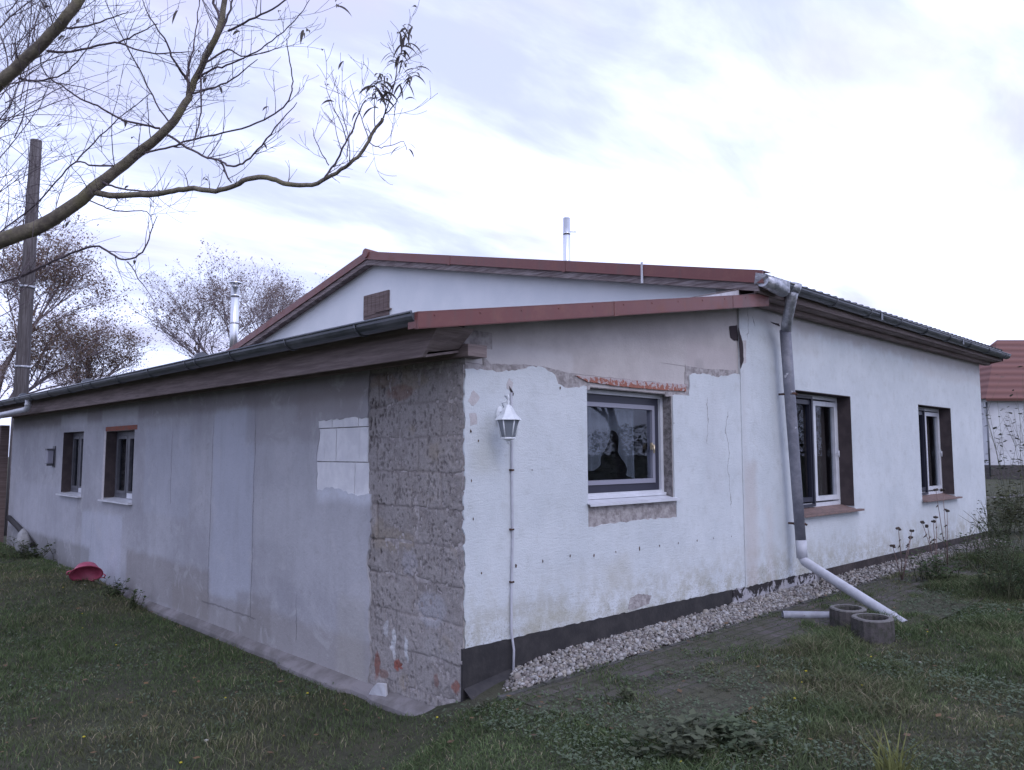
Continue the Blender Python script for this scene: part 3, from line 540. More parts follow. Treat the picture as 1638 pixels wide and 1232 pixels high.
for x in (1.28, 3.02): b.prism([(x, yv - .003, ZA(x) + .003), (x + .045, yv - .003, ZA(x + .045) + .003), (x + .045, yv - .003, ZA(x + .045) - .108), (x, yv - .003, ZA(x) - .108)], (0, .003, 0))
for k in range(11):
    x = -.45 + k * .37; b.tube([(x, yv - .004, ZA(x) - .022), (x, yv, ZA(x) - .022)], .006, 8)
b.build('annex_verge_trim', 'redmetal', house, 'red metal verge along the low annex roof')
b = MB(); b.prism([(-.45, -.20, ZA(-.45) - .055), (3.5, -.20, ZA(3.5) - .055), (3.5, -.20, ZA(3.5) - .075), (-.45, -.20, ZA(-.45) - .075)], (0, .2, 0)); b.build('annex_soffit', 'oldwood', house)
# white tin flashing on the annex roof against the gable
b = MB(); b.prism([(2.55, -.12, ZA(2.55) + .010), (3.36, -.12, ZA(3.36) + .012), (3.36, -.12, ZA(3.36) + .068), (2.9, -.12, ZA(2.9) + .035)], (0, .006, 0)); b.prism([(2.5, -.125, ZA(2.5) + .014), (3.36, -.125, ZA(3.36) + .074), (3.36, -.125, ZA(3.36) + .082), (2.5, -.125, ZA(2.5) + .020)], (0, .02, 0), 1); b.build('roof_flashing', ['tin', 'oldwood'], house)
b = MB(); b.box(XV - .012, XV - .005, 1.02, 1.045, ZM(1.03) - .20, ZM(1.03) + .03); b.each('verge_clip', 'tin', house)
# gable hatch
b = MB(); b.prism([(3.535, 5.99, 3.74), (3.535, 6.68, 3.74), (3.535, 6.68, 4.13), (3.535, 5.99, 4.13)], (.03, 0, 0))
for k in range(6): b.prism([(3.527, 6.0 + k * .113, 3.79), (3.527, 6.105 + k * .113, 3.79), (3.527, 6.105 + k * .113, 4.11), (3.527, 6.0 + k * .113, 4.11)], (.01, 0, 0))
b.box(3.51, 3.56, 5.93, 6.3, 3.81, 3.835); b.build('gable_hatch', 'hatchwood', house, 'small dark boarded hatch high in the gable')

# eave of the main front: board, soffit, gutter
b = MB(); b.box(XV + .04, XE - .04, -.275, -.245, 3.13, 3.30); b.box(XV + .08, XE - .08, -.245, -.031, 3.125, 3.14); b.box(XV + .1, XE - .1, -.12, -.031, 3.075, 3.124); b.build('eave_board', 'darkwood', house)
b = MB()
b.prism([(XE - .02, -.29, 3.30), (XE - .02, 6.4, 4.72), (XE - .02, 6.4, 4.6), (XE - .02, -.05, 3.10), (XE - .02, -.29, 3.14)], (.02, 0, 0)); b.build('far_verge', 'redmetal', house)
def gutter(b, p0, p1, r, side, n=10):      # half round, open upward, rolled lip
    p0, p1 = Vector(p0), Vector(p1); ring = []; ring2 = []
    for k in range(n + 1):
        a = pi + pi * k / n; ring.append((cos(a) * r, sin(a) * r)); ring2.append((cos(a) * (r - .004), sin(a) * (r - .004)))
    sec = ring + ring2[::-1]; m_ = len(sec)
    vs = []
    for p in (p0, p1):
        for u, z in sec: vs.append(p + Vector(side) * u + Vector((0, 0, z)))
    b.add(vs, [(i, (i + 1) % m_, m_ + (i + 1) % m_, m_ + i) for i in range(m_)], sm=False)
    for p in (p0, p1): b.add([p + Vector(side) * u + Vector((0, 0, z)) for u, z in ring], [tuple(range(n + 1))])
    lip = Vector(side) * r + Vector((0, 0, .004)); b.tube([p0 + lip, p1 + lip], .009, 8)
    lip = Vector(side) * -r + Vector((0, 0, .01)); b.tube([p0 + lip, p1 + lip], .006, 6)
b = MB(); gutter(b, (XV + .02, -.335, 3.262), (XE, -.335, 3.235), .068, (0, -1, 0))
for k in range(9):
    x = 4.0 + k * .92; z = 3.26 - (x - 3.4) * .0033; b.tube([(x, -.335 + .073 * cos(a), z + .073 * sin(a)) for a in np.linspace(pi, 2 * pi, 9)], .007, 5)
for k in range(2): x = 6.1 + 3 * k; b.box(x, x + .05, -.409, -.402, 3.17, 3.26)
gt = b.build('gutter', 'zinc', house, 'dark zinc gutter along the main eave')
b = MB(); rr = random.Random(3)
b.add([(XV + .0, -.41, 3.275), (XV + .42, -.425, 3.27), (XV + .42, -.415, 3.16), (XV + .05, -.40, 3.20), (XV - .02, -.30, 3.31), (XV + .0, -.27, 3.20)], [(0, 1, 2, 3), (0, 3, 5, 4)])
b.tube([(XV + .02, -.35, 3.235), (XV + .2, -.36, 3.215), (XV + .42, -.355, 3.19)], [.065, .072, .066], 12)
b.build('gutter_end', 'zinc_light', gt)
# leaning downpipe and its outlet
T = lambda px, py, y: tuple(on(px, py, 1, y))
b = MB(); b.tube([T(1268, 462, -.36), T(1266, 476, -.34), T(1263, 495, -.30), T(1259, 512, -.22), T(1257, 530, -.15)], [.066, .056, .052, .053, .055], 14); b.tube([T(1270, 455, -.37), T(1268, 468, -.36)], [.080, .066], 14)
dp0 = b.build('pipe_bend', 'zinc_light', house)
b = MB(); b.tube([T(1256, 528, -.15), T(1264, 640, -.15), T(1273, 760, -.15), T(1281, 866, -.16)], [.057, .056, .054, .052], 18)
dp = b.build('downpipe', 'pipe', house, 'slightly leaning grey downpipe with flaking paint')
b = MB()
for py in (630, 838):
    px = 1256 + (py - 528) * .075; p = on(px, py, 1, -.15); b.tube([(p.x, -.15, p.z - .012), (p.x, -.15, p.z + .012)], .060, 18); b.tube([(p.x + .02, -.20, p.z), (p.x + .03, -.215, p.z - .01)], .012, 6); b.box(p.x - .01, p.x + .01, -.12, -.028, p.z - .01, p.z + .01)
b.each('pipe_clip', 'rust', dp)
b = MB(); e0 = Vector(T(1281, 864, -.16)); e1 = Vector(T(1283, 893, -.17)); pe = on(1449, 1001, 2, .13)
b.tube([e0, e1], [.054, .054], 18); b.pipe([e1 + Vector((0, 0, .02)), e1 + Vector((-.01, -.03, -.03)), pe], .047, .004, 18)
dd = (pe - e1).normalized(); b.tube([pe - dd * .16, pe - dd * .145], .051, 18)
b.build('drain_pipe', 'pvc', dp, 'pale grey pipe angled out over the garden from the downpipe')

# annex eave on the side: gutter, slanted boards, wall plate
gx = -.535
b = MB(); gutter(b, (gx, -.215, 2.437), (gx, YB + .25, 2.437), .066, (-1, 0, 0))
for k in range(14): y = .4 + k * .95; b.tube([(gx - .071 * cos(a), y, 2.437 + .071 * sin(a)) for a in np.linspace(pi, 2 * pi, 9)], .006, 5)
for y in (3.0, 6.4, 9.6): b.tube([(gx, y, 2.436), (gx, y + .04, 2.436)], .069, 14)
gl_ = b.build('side_gutter', 'zinc', house, 'green-grey zinc gutter along the annex eave')
b = MB()
b.prism([(-.36, -.20, 2.425), (-.36, YB + .2, 2.425), (-.36, YB + .2, 2.208), (-.36, -.01, 2.208)], (.024, 0, 0))
b.prism([(-.336, -.01, 2.209), (-.336, YB + .2, 2.209), (-.058, YB + .2, 2.262), (-.058, -.01, 2.262)], (0, 0, .016))
b.prism([(-.335, -.17, 2.40), (-.335, -.012, 2.24), (-.06, -.012, 2.285), (-.06, -.17, 2.40)], (0, .012, 0))
b.build('eave_box', 'darkwood', house, 'dark stained eave boarding under the side gutter')
b = MB(); b.box(-.055, .11, -.10, YB - .1, 2.235, 2.315); b.build('wall_plate', 'darkwood', house)
b = MB(); b.box(-.02, .26, .01, .30, 2.316, 2.43); b.build('plate_block', 'mortar', house)
# small downpipe at the far end of the side gutter
p = on(45, 646, 0, gx); b = MB(); pts = [(gx, p.y, 2.40), (gx, p.y, 2.32), (gx + .0, p.y + .03, 2.275), (gx, p.y + .10, 2.25), (gx, p.y + 1.2, 2.235), (gx, YB + 1.3, 2.21)]; b.tube(pts, .04, 14); b.tube([(gx, p.y, 2.30), (gx, p.y, 2.33)], .046, 14); b.build('elbow_pipe', 'pvc', gl_)

# flues
def flue(px, y_px_top, X_, Y_, r, z0, cap):
    d = ray(px, y_px_top); t = hypot(X_ - CAM.x, Y_ - CAM.y) / hypot(d.x, d.y); zt = CAM.z + d.z * t; b = MB(); b.tube([(X_, Y_, z0), (X_, Y_, zt - .14 if cap else zt - .02)], r, 18)
    for k in range(1, 4): zc = z0 + (zt - z0) * k / 3.6; b.tube([(X_, Y_, zc), (X_, Y_, zc + .05)], r * 1.06, 18)
    if cap:
        b.tube([(X_, Y_, zt - .14), (X_, Y_, zt - .10)], r * .8, 18); b.lathe([(r * 1.5, -.055), (r * 1.45, -.03), (.01, .0)], (X_, Y_, zt), 18)
        for a in range(4): b.tube([(X_ + r * .8 * cos(a * pi / 2), Y_ + r * .8 * sin(a * pi / 2), zt - .13), (X_ + r * .9 * cos(a * pi / 2), Y_ + r * .9 * sin(a * pi / 2), zt - .03)], .008, 5)
    else: b.lathe([(r, -.03), (r * .8, -.005), (.01, .0)], (X_, Y_, zt), 18); b.tube([(X_ + r, Y_, zt - .3), (X_ + r + .12, Y_ - .1, zt - .3)], .012, 5)
    return b
flue(374, 449, 3.90, 12.30, .088, 3.2, True).build('flue_pipe', 'steel', house, 'steel flue pipe with a rain cap, beside the left slope')
flue(908, 348, 8.9, 7.1, .075, 4.4, False).build('flue_pipe', 'steel', house, 'thin plain steel flue pipe rising beyond the right slope')

# ---- windows
def ring(b, u0, u1, z0, z1, w, plane, pos, th, mi=0): slab(b, rect(u0, u1, z0, z1), [rect(u0 + w, u1 - w, z0 + w, z1 - w)[::-1]], plane, pos, th, mi)
def drape(u0, u1, zt, zb, pos, plane, mat, parent, amp=.02, per=.09, name='curtain'):
    n = int((u1 - u0) / .012) + 2; rows = 10; b = MB(); vs = []
    for r_ in range(rows + 1):
        for k in range(n):
            u = u0 + (u1 - u0) * k / (n - 1); z = zt + (zb(u) - zt) * r_ / rows; d = pos + amp * sin(u * 2 * pi / per + .6 * sin(u * 9)) * (.5 + .5 * r_ / rows); vs.append((u, d, z) if plane == 'f' else (d, u, z))
    b.add(vs, [(r_ * n + k, r_ * n + k + 1, (r_ + 1) * n + k + 1, (r_ + 1) * n + k) for r_ in range(rows) for k in range(n - 1)], sm=True); return b.build(name, mat, parent)
# corner window
b = MB(); ring(b, 1.20, 2.385, 1.24, 2.118, .042, 'f', .095, .075); ring(b, 1.242, 2.343, 1.282, 2.076, .064, 'f', .120, .05, 1)
w1 = b.build('window', ['white', 'navy'], house, 'wide white-framed window near the corner, scalloped net curtain inside')
b = MB(); ring(b, 1.3065, 2.2785, 1.3465, 2.0115, .036, 'f', .112, .055); b.build('sash', 'bead', w1, bevel=.006)
b = MB(); b.box(1.343, 2.242, .135, .139, 1.383, 1.975); b.build('pane', 'glass', w1)
b = MB(); b.prism([(1.235, -.035, 1.205), (2.425, -.035, 1.205), (2.425, .094, 1.232), (1.235, .094, 1.232)], (0, 0, .006)); b.box(1.235, 2.425, -.037, -.035, 1.192, 1.212); b.box(1.262, 2.383, .07, .094, 1.238, 1.262); b.build('sill', 'white', w1)
b = MB(); b.box(2.215, 2.235, .10, .118, 1.63, 1.69); b.tube([(2.225, .11, 1.665), (2.225, .08, 1.665)], .010, 8); b.tube([(2.225, .083, 1.668), (2.225, .083, 1.60)], .009, 8); b.build('handle', 'brass', w1)
zb = lambda u: 1.50 + .28 * math.exp(-((u - 1.80) / .11) ** 2) - .06 * math.exp(-((u - 1.52) / .12) ** 2) - (.15 * sstep(1.85, 2.1, u)) + .02 * abs(sin(u * 30))
drape(1.25, 2.10, 2.05, zb, .20, 'f', 'curtain', w1, .022, .11)
b = MB(); slab(b, [(2.350, 1.218), (2.392, 1.218)][::-1] + [(2.350, 1.219), (2.350, 2.118), (2.392, 2.118)], [], 'f', .004, .09)
b = MB(); b.box(2.379, 2.386, .008, .094, 1.218, 2.116); b.box(1.256, 2.379, .015, .094, 2.110, 2.117); b.each('window_reveal', 'mortar_dark', w1)
# the two tall windows of the main front
def tall(x0, x1, z0, z1, lab, first):
    d = .155; b = MB(); ring(b, x0 + .005, x1 - .005, z0 + .04, z1 - .01, .045, 'f', d, .07); mx_ = x0 + (x1 - x0) * (.51 if first else .50); b.box(mx_ - .022, mx_ + .022, d - .004, d + .06, z0 + .10, z1 - .07)
    w = b.build('window', 'white', house, lab)
    b = MB(); ring(b, mx_ + .024, x1 - .068, z0 + .105, z1 - .075, .055, 'f', d - .012, .05); s1 = b.build('sash', 'white', w)
    b = MB(); ring(b, x0 + .07, mx_ - .024, z0 + .105, z1 - .075, .05, 'f', d - .012, .05); ring(b, x0 + .006, mx_ - .024, z0 + .05, z1 - .03, .03, 'f', d - .03, .03); b.build('sash', 'navy', w)
    b = MB(); b.box(x0 + .12, mx_ - .074, d + .02, d + .024, z0 + .155, z1 - .125); b.build('pane', 'glass', w)
    b = MB(); b.box(mx_ + .079, x1 - .123, d + .02, d + .024, z0 + .16, z1 - .13); b.build('pane', 'glass', w)
    b = MB(); b.box(x1 - .006, x1 + .001, -.007, d, z0 + .03, z1); b.box(x0, x1 - .006, -.007, d, z1 - .008, z1 - .001); b.box(x0 - .001, x0 + .006, -.007, d, z0 + .03, z1 - .008); b.each('window_reveal', 'brown', w)
    b = MB(); b.prism([(x0 - .03, -.085, z0 - .028), (x1 + .10, -.085, z0 - .028), (x1 + .10, -.085, z0 - .005), (x0 - .03, -.085, z0 - .005)], (0, .057, 0)); b.prism([(x0 + .001, -.028, z0 - .006), (x1 - .001, -.028, z0 - .006), (x1 - .001, d, z0 + .038), (x0 + .001, d, z0 + .038)], (0, 0, .004)); b.build('sill', 'sillbrown', w, bevel=.004)
    b = MB(); b.box(x1 - .105, x1 - .085, d - .03, d - .012, 1.60, 1.66); b.tube([(x1 - .095, d - .04, 1.63), (x1 - .095, d - .04, 1.55)], .008, 8); b.build('handle', 'white', w)
    drape(mx_ + .06, x1 - .1, z1 - .1, lambda u: z0 + .12, d + .14, 'f', 'curtain_brown', w, .03, .14); return w
w2_ = tall(4.67, 6.10, .945, 2.283, 'tall white casement window just right of the downpipe', True)
b = MB(); b.tube([(4.98, .02, 1.1), (4.87, .02, 2.0)], .006, 6)
w3_ = tall(8.36, 9.74, .95, 2.285, 'narrow looking far casement window at the right end of the wall', False)
# side windows
def sidewin(y0, y1, z0, z1, lab, first):
    d = .12; b = MB(); ring(b, y0 + .004, y1 - .004, z0 + .02, z1 - .004, .055, 'l', d, .06)
    w = b.build('window', 'greyframe', house, lab)
    my = y0 + (y1 - y0) * (.55 if first else .6); b = MB(); b.box(d - .006, d + .05, my - .03, my + .03, z0 + .075, z1 - .06); ring(b, y0 + .062, my - .032, z0 + .078, z1 - .062, .04, 'l', d - .01, .04); ring(b, my + .032, y1 - .062, z0 + .078, z1 - .062, .04, 'l', d - .01, .04); b.build('sash', 'greyframe', w)
    b = MB(); b.box(d + .02, d + .024, y0 + .1, my - .07, z0 + .12, z1 - .1); b.build('pane', 'glass', w); b = MB(); b.box(d + .02, d + .024, my + .07, y1 - .1, z0 + .12, z1 - .1); b.build('pane', 'glass', w)
    b = MB(); b.prism([(-.07, y0 - .03, z0 - .022), (-.07, y1 + .05, z0 - .022), (-.07, y1 + .05, z0 - .002), (-.07, y0 - .03, z0 - .002)], (.055, 0, 0)); b.prism([(-.015, y0 + .001, z0 - .004), (-.015, y1 - .001, z0 - .004), (d, y1 - .001, z0 + .018), (d, y0 + .001, z0 + .018)], (0, 0, .004)); b.build('sill', 'white', w)
    b = MB(); b.box(-.012, d, y1 - .001, y1 + .005, z0 + .02, z1); b.box(-.012, d, y0 - .005, y0 + .001, z0 + .02, z1); b.each('window_reveal', 'brown', w)
    b = MB(); b.box(d - .03, d - .012, y0 + .10, y0 + .52, z0 + .03, z0 + .095); b.build('weather_bar', 'white', w)
    drape(y0 + .1, y1 - .1, z1 - .06, lambda u: z0 + .12, d + .12, 'l', 'curtain_brown', w, .02, .12); return w
sidewin(6.29, 7.39, .99, 1.89, 'small dark window in the grey side wall under a brick lintel', True)
sidewin(8.41, 9.45, .99, 1.915, 'small dark window farthest along the grey side wall', False)
# dark rooms behind the windows
b = MB(); b.box(.3, 3.5, 3.1, 3.12, -.1, 2.38); b.box(.3, 3.5, 7.95, 7.97, -.1, 2.38); b.box(3.8, 11, 3.2, 3.22, -.1, 3.15); b.box(7.2, 7.22, .3, 3.2, -.1, 3.15); b.box(.26, 3.5, .3, 12.6, .02, .05); b.box(3.8, 11, .3, 12.6, .3, .33); b.box(3.8, 11, .23, 12.6, 3.05, 3.07); b.box(2.3, 2.32, 3.2, 12.6, .0, 2.38); b.build('interior_wall', 'room', house)

# ------------------------------------------------------------------ things fixed to or beside the house
p = on(813, 672, 1, -.17); LX, LZ = p.x, p.z; wx_ = on(800, 655, 1, -.01).x
t = empty('wall_lantern', (wx_, 0, LZ + .02), 'white carriage lantern hanging from a curled bracket beside the corner window', 'wall lamp')
b = MB(); b.lathe([(.0, 0), (.034, .0), (.036, .006), (.028, .014), (.0, .016)], (0, 0, 0), 20); 
for i_, v_ in enumerate(b.v): b.v[i_] = (wx_ + v_[0], -v_[2] - .001, LZ + .035 + v_[1] * 1.9)
b.build('mount_plate', 'cap', t)
b = MB(); pts = [(wx_, -.015, LZ - .02), (wx_ - .005, -.05, LZ + .03), (wx_, -.10, LZ + .13), (LX, -.14, LZ + .165), (LX, -.17, LZ + .16), (LX, -.17, LZ + .125)]; b.tube(pts, .0065, 8); b.tube([(wx_, -.015, LZ + .06), (wx_, -.06, LZ + .075), (LX - .01, -.12, LZ + .115), (LX - .005, -.16, LZ + .125)], .0055, 8); b.lathe([(.008, .10), (.010, .125), (.006, .14), (.012, .15), (.004, .17)], (LX, -.17, LZ), 12); b.tube([(wx_ - .012, -.02, LZ - .02), (wx_ - .012, -.035, LZ - .022)], .008, 8); b.build('bracket', 'cap', t)
b = MB(); b.lathe([(.0, .105), (.018, .098), (.035, .075), (.058, .035), (.088, .006), (.092, .0), (.0, .0)], (LX, -.17, LZ), 6, sm=False, rot=.35); b.build('lamp_roof', 'cap', t)
b = MB(); b.lathe([(.072, -.001), (.044, -.115)], (LX, -.17, LZ), 6, sm=False, rot=.35); b.build('lamp_glass', 'lglass', t)
b = MB()
for k in range(6): a = .35 + k * pi / 3; b.tube([(LX + .074 * cos(a), -.17 + .074 * sin(a), LZ), (LX + .046 * cos(a), -.17 + .046 * sin(a), LZ - .117)], .0045, 6)
b.lathe([(.0, -.115), (.05, -.115), (.052, -.124), (.03, -.132), (.012, -.14), (.010, -.155), (.0, -.16)], (LX, -.17, LZ), 6, sm=False, rot=.35); b.build('lamp_frame', 'cap', t)
# cable conduit
b = MB(); q = [on(819, 700, 1, -.013), on(819, 780, 1, -.013), on(820, 860, 1, -.013), on(818, 960, 1, -.013), on(818, 1010, 1, -.018), on(822, 1040, 1, -.03), on(821, 1078, 1, -.03)]; q = [on(818, 628, 1, -.013)] + q; b.tube(q, .0085, 10)
cd = b.build('cable_conduit', simple('conduit_grey', (.50, .51, .57), (.42, .42, .47), .5, .4, sc=9)); tag(cd, 'thin grey cable conduit running down the white wall below the lantern', 'conduit')
b = MB()
for py in (752, 847, 931): p = on(819, py, 1, -.013); b.box(p.x - .016, p.x + .012, -.024, -.001, p.z - .006, p.z + .006)
b.each('pipe_clip', 'rust', cd)
# small lamp on the side wall
p = on(82, 730, 0, -.06); t = empty('wall_light', (-.013, p.y, p.z), 'little box-shaped lamp on the grey wall left of the small windows', 'wall lamp'); y_, z_ = p.y, p.z
b = MB(); b.box(-.03, -.0135, y_ - .06, y_ + .06, z_ - .17, z_ + .16); b.box(-.12, -.03, y_ - .02, y_ + .02, z_ - .15, z_ - .12); b.build('back_plate', 'greyframe', t, bevel=.004)
b = MB(); b.box(-.12, -.04, y_ - .05, y_ + .05, z_ - .11, z_ + .09); b.build('lamp_glass', 'bead', t, bevel=.006)
b = MB(); b.box(-.135, -.03, y_ - .065, y_ + .065, z_ + .091, z_ + .12); b.box(-.13, -.035, y_ - .06, y_ + .06, z_ - .118, z_ - .111); b.each('lamp_cap', 'greyframe', t)

# concrete planting rings and pipes on the ground
m = Mt('weathered_concrete_ring', .95, .1); c = m.mix(m.ss(m.noise(14, 6, .7), .4, .65), (.105, .095, .095), (.06, .062, .05)); m.base(c); m.bump(m.noise(45, 5, .7), .01); ML['ring'] = m.m
m = Mt('worn_ring_rim', .95, .1); m.base(m.mix(m.noise(20, 5), (.23, .22, .22), (.13, .125, .12))); m.bump(m.noise(45, 5, .7), .006); ML['rim'] = m.m
def ringobj(px, py, zt, r, lab, tilt):
    p = on(px, py, 2, zt); gz = Gs(p.x, p.y); h = zt - gz + .02; t = empty('planting_ring', (p.x, p.y, gz), lab, 'planter', 'concrete planting rings under the pipe'); b = MB(); n = 40
    def rad(a, r0): return r0 * (1 + .06 * cos(2 * a)) * (1 - .10 * max(0, cos(a - 2.6)) ** 8) + .003 * cos(a * 20)
    vs = []; lv = [(.0, 0), (.0, h * .5), (-.002, h - .01), (-.008, h), (-.038, h), (-.046, h - .015), (-.05, .02)]
    for dr, z in lv:
        for k in range(n): a = 2 * pi * k / n; q = rad(a, r) + dr; vs.append((p.x + q * cos(a), p.y + q * sin(a), gz - .02 + z))
    K = len(lv); b.add(vs, [(i * n + k, i * n + (k + 1) % n, (i + 1) * n + (k + 1) % n, (i + 1) * n + k) for i in range(K - 1) for k in range(n)], sm=False)
    for f in range(len(b.f)): b.mi[f] = 1 if 2 <= f // n <= 3 else 0
    b.build('ring_body', ['ring', 'rim'], t); b = MB(); b.add([(p.x + (r - .045) * cos(2 * pi * k / 20), p.y + (r - .045) * sin(2 * pi * k / 20), gz + h * .45 + random.uniform(-.01, .01)) for k in range(20)], [tuple(range(20))]); b.build('soil', 'bed', t)
    return t
ringobj(1395, 987, .30, .165, 'nearer weathered concrete planting ring with a pale worn rim, standing under the slanting pipe', 0)
ringobj(1356, 972, .29, .155, 'rear concrete planting ring with a mossy dark rim, half behind the nearer ring', 0)
pL = on(1252, 984, 2, .16); pR = on(1332, 985, 2, .16); b = MB(); b.pipe([pL, pR], .037, .004, 16); b.tube([pL + (pR - pL) * .0, pL + (pR - pL) * .03], .0385, 16, cap=False); b.tube([pL + (pR - pL) * .30 + Vector((0, -.036, .01)), pL + (pR - pL) * .32 + Vector((0, -.037, .01))], .008, 6)
o = b.build('loose_pipe', simple('old_grey_pvc', (.33, .34, .39), (.25, .255, .29), .5, .4, sc=14)); tag(o, 'short grey plastic pipe lying on the ground beside the rear planting ring', 'pipe')
# pink tub lying against the side wall
p = on(138, 918, 0, -.33); p.z = Gs(p.x, p.y) + .01; t = empty('plastic_tub', tuple(p), 'bright pink plastic tub tipped over in the grass by the side wall', 'tub')
ML['pink'] = simple('pink_plastic', (.50, .095, .17), (.38, .07, .12), .45, .4, sc=8)
b = MB(); b.lathe([(.0, .20), (.13, .20), (.16, .19), (.235, .02), (.262, .006), (.265, -.006), (.238, .0), (.225, .02), (.15, .18), (.0, .19)], (0, 0, 0), 28); Rm = Matrix.Rotation(R(48), 3, Vector((-.96, .26, 0)))
for i_, v_ in enumerate(b.v):
    q = Rm @ (Vector(v_) * .72); b.v[i_] = (p.x + q.x, p.y + q.y, p.z + .085 + q.z * .85)
b.build('tub_body', 'pink', t)
for s_ in (-1, 1):
    b = MB(); b.tube([p + Rm @ (Vector(q_) * .72) + Vector((0, 0, .085)) for q_ in ((.255 * s_, -.05, 0), (.30 * s_, -.03, -.01), (.30 * s_, .03, -.01), (.255 * s_, .05, 0))], .008, 6); b.build('handle', 'pink', t)
# white stone, plaster shard, black drain hose at the far end
p = on(36, 868, 0, -.30); p.z = p.z - .06; b = MB(); bm = bmesh.new(); bmesh.ops.create_icosphere(bm, subdivisions=3, radius=1); rr = random.Random(8)
vs = [(p.x + v.co.x * .10 * (1.1 - .45 * max(0, v.co.z)), p.y + v.co.y * .12 * (1.1 - .5 * max(0, v.co.z)), p.z + .08 + v.co.z * .20 + .012 * sin(v.co.x * 7 + v.co.y * 9)) for v in bm.verts]; b.add(vs, [[v.index for v in f.verts] for f in bm.faces], sm=True); bm.free()
o = b.build('white_boulder', simple('limewashed_stone', (.38, .38, .40), (.27, .27, .28), .9, .1, sc=14, bump=.01)); tag(o, 'rounded white stone in the grass at the far end of the side wall', 'stone')
p = on(606, 1108, 2, -.10); b = MB(); b.prism([(p.x - .0, p.y + .10, p.z - .03), (p.x + .03, p.y - .075, p.z - .03), (p.x + .02, p.y - .07, p.z + .075), (p.x, p.y + .0, p.z + .07), (p.x, p.y + .06, p.z + .02)], (-.02, 0, 0)); o = b.build('plaster_shard', 'tin', bevel=.003); tag(o, 'small white broken shard leaning on the footing below the bare blockwork', 'shard')
b = MB(); q = [on(14, 828, 0, -.05), on(28, 842, 0, -.06), on(42, 858, 0, -.07), on(52, 872, 0, -.08)]; b.tube(q, .045, 12); o = b.build('drain_hose', simple('black_hose', (.04, .038, .04), None, .6, .3)); tag(o, 'dark hose slanting down the far end of the side wall', 'hose')
# timber post and gate beyond the annex
t = empty('garden_gate', (-.3, YB + .9, -.1), 'brown timber gate post with grey boards at the far end of the side wall', 'gate')
b = MB(); b.box(-.14, .0, YB + .35, YB + .5, -.15, 2.12); b.build('gate_post', 'hatchwood', t)
b = MB()
for k in range(14): x = -.16 - k * .135; b.box(x - .125, x, YB + .9, YB + .925, -.1, 1.72 + .03 * (k % 2))
b.build('gate_boards', 'oldwood', t)
# utility pole
pb = on(34, 620, 1, 16.0); pt = on(58, 225, 1, 16.0); dv = (pt - pb); pg = pb - dv * ((pb.z + .3) / dv.z); b = MB()
b.tube([pg, pg + (pt - pg) * .33, pg + (pt - pg) * .66, pt], [.165, .15, .135, .12], 16)
m = Mt('creosoted_pole', .9, .15); k = m.noise(1, 5, .7, vec=VM(m.nt, 'MULTIPLY', m.P, (30, 30, 1.5))); m.base(m.mix(m.ss(k, .35, .7), (.075, .065, .065), (.16, .145, .15))); m.bump(k, .01)
t = empty('utility_pole', tuple(pg), 'tall bare wooden pole standing behind the far end of the annex', 'pole'); b.build('pole_shaft', m.m, t)
b = MB()
for f_ in (.42, .62): q = pg + (pt - pg) * f_; b.tube([q, q + dv.normalized() * .05], .156, 16)
b.each('pole_band', 'zinc_light', t)

# ------------------------------------------------------------------ neighbour buildings to the right
def cam_frame(px, py, depth): return at(px, py, depth)
D = 45.0
t0 = at(1585, 765, D); A0 = at(1577, 640, D); A1 = at(1606, 545, D + 4)
gz = t0.z; nb = empty('neighbour_house', (t0.x, t0.y, gz), 'white house with a steep red tiled roof, far right behind the shrubs', 'house')
rx = RT; ry = FH
def nbp(r_, f_, z): return Vector((t0.x, t0.y, 0)) + rx * r_ + ry * f_ + Vector((0, 0, z))
ez = A0.z; rz_ = A1.z
m = Mt('red_clay_tiles', .8, .25); br = NN(m.nt, 'ShaderNodeTexWave', wave_type='BANDS', bands_direction='Z'); m.nt.links.new(m.P, br.inputs[0]); br.inputs['Scale'].default_value = .75; br.inputs['Distortion'].default_value = .6; m.base(m.mix(br.outputs[1], (.13, .062, .055), (.185, .090, .078))); m.bump(br.outputs[1], .05); ML['tiles'] = m.m
b = MB(); b.add([nbp(0, 0, gz), nbp(14, 0, gz), nbp(14, 8, gz), nbp(0, 8, gz), nbp(0, 0, ez + .1), nbp(14, 0, ez + .1), nbp(14, 8, ez + .1), nbp(0, 8, ez + .1)], [(0, 1, 5, 4), (1, 2, 6, 5), (2, 3, 7, 6), (3, 0, 4, 7)]); b.build('wall', simple('neighbour_plaster', (.62, .63, .66), (.54, .54, .57), .9, .1, sc=1, bump=.01), nb)
b = MB(); b.add([nbp(-.01, -.02, gz - .2), nbp(14, -.02, gz - .2), nbp(14, -.02, gz + .75), nbp(-.01, -.02, gz + .75), nbp(-.01, 8, gz - .2), nbp(-.01, 8, gz + .75)], [(0, 1, 2, 3), (0, 3, 5, 4)]); b.build('plinth', simple('neighbour_plinth', (.10, .09, .09), (.07, .065, .065), .9, .1), nb)
b = MB(); b.prism([nbp(-.35, -.5, ez - .05), nbp(14.4, -.5, ez - .05), nbp(14.4, 4, rz_), nbp(3.3, 4, rz_)], (0, 0, .14)); b.prism([nbp(14.4, 8.5, ez - .05), nbp(-.35, 8.5, ez - .05), nbp(3.3, 4, rz_), nbp(14.4, 4, rz_)], (0, 0, .14)); b.add([nbp(-.35, -.5, ez + .09), nbp(3.3, 4, rz_ + .14), nbp(-.35, 8.5, ez + .09)], [(0, 1, 2)]); b.build('roof', 'tiles', nb)
b = MB(); b.tube([nbp(-.1, -.12, ez - .1), nbp(-.1, -.12, gz + .1)], .05, 8); b.build('downpipe', 'zinc', nb)
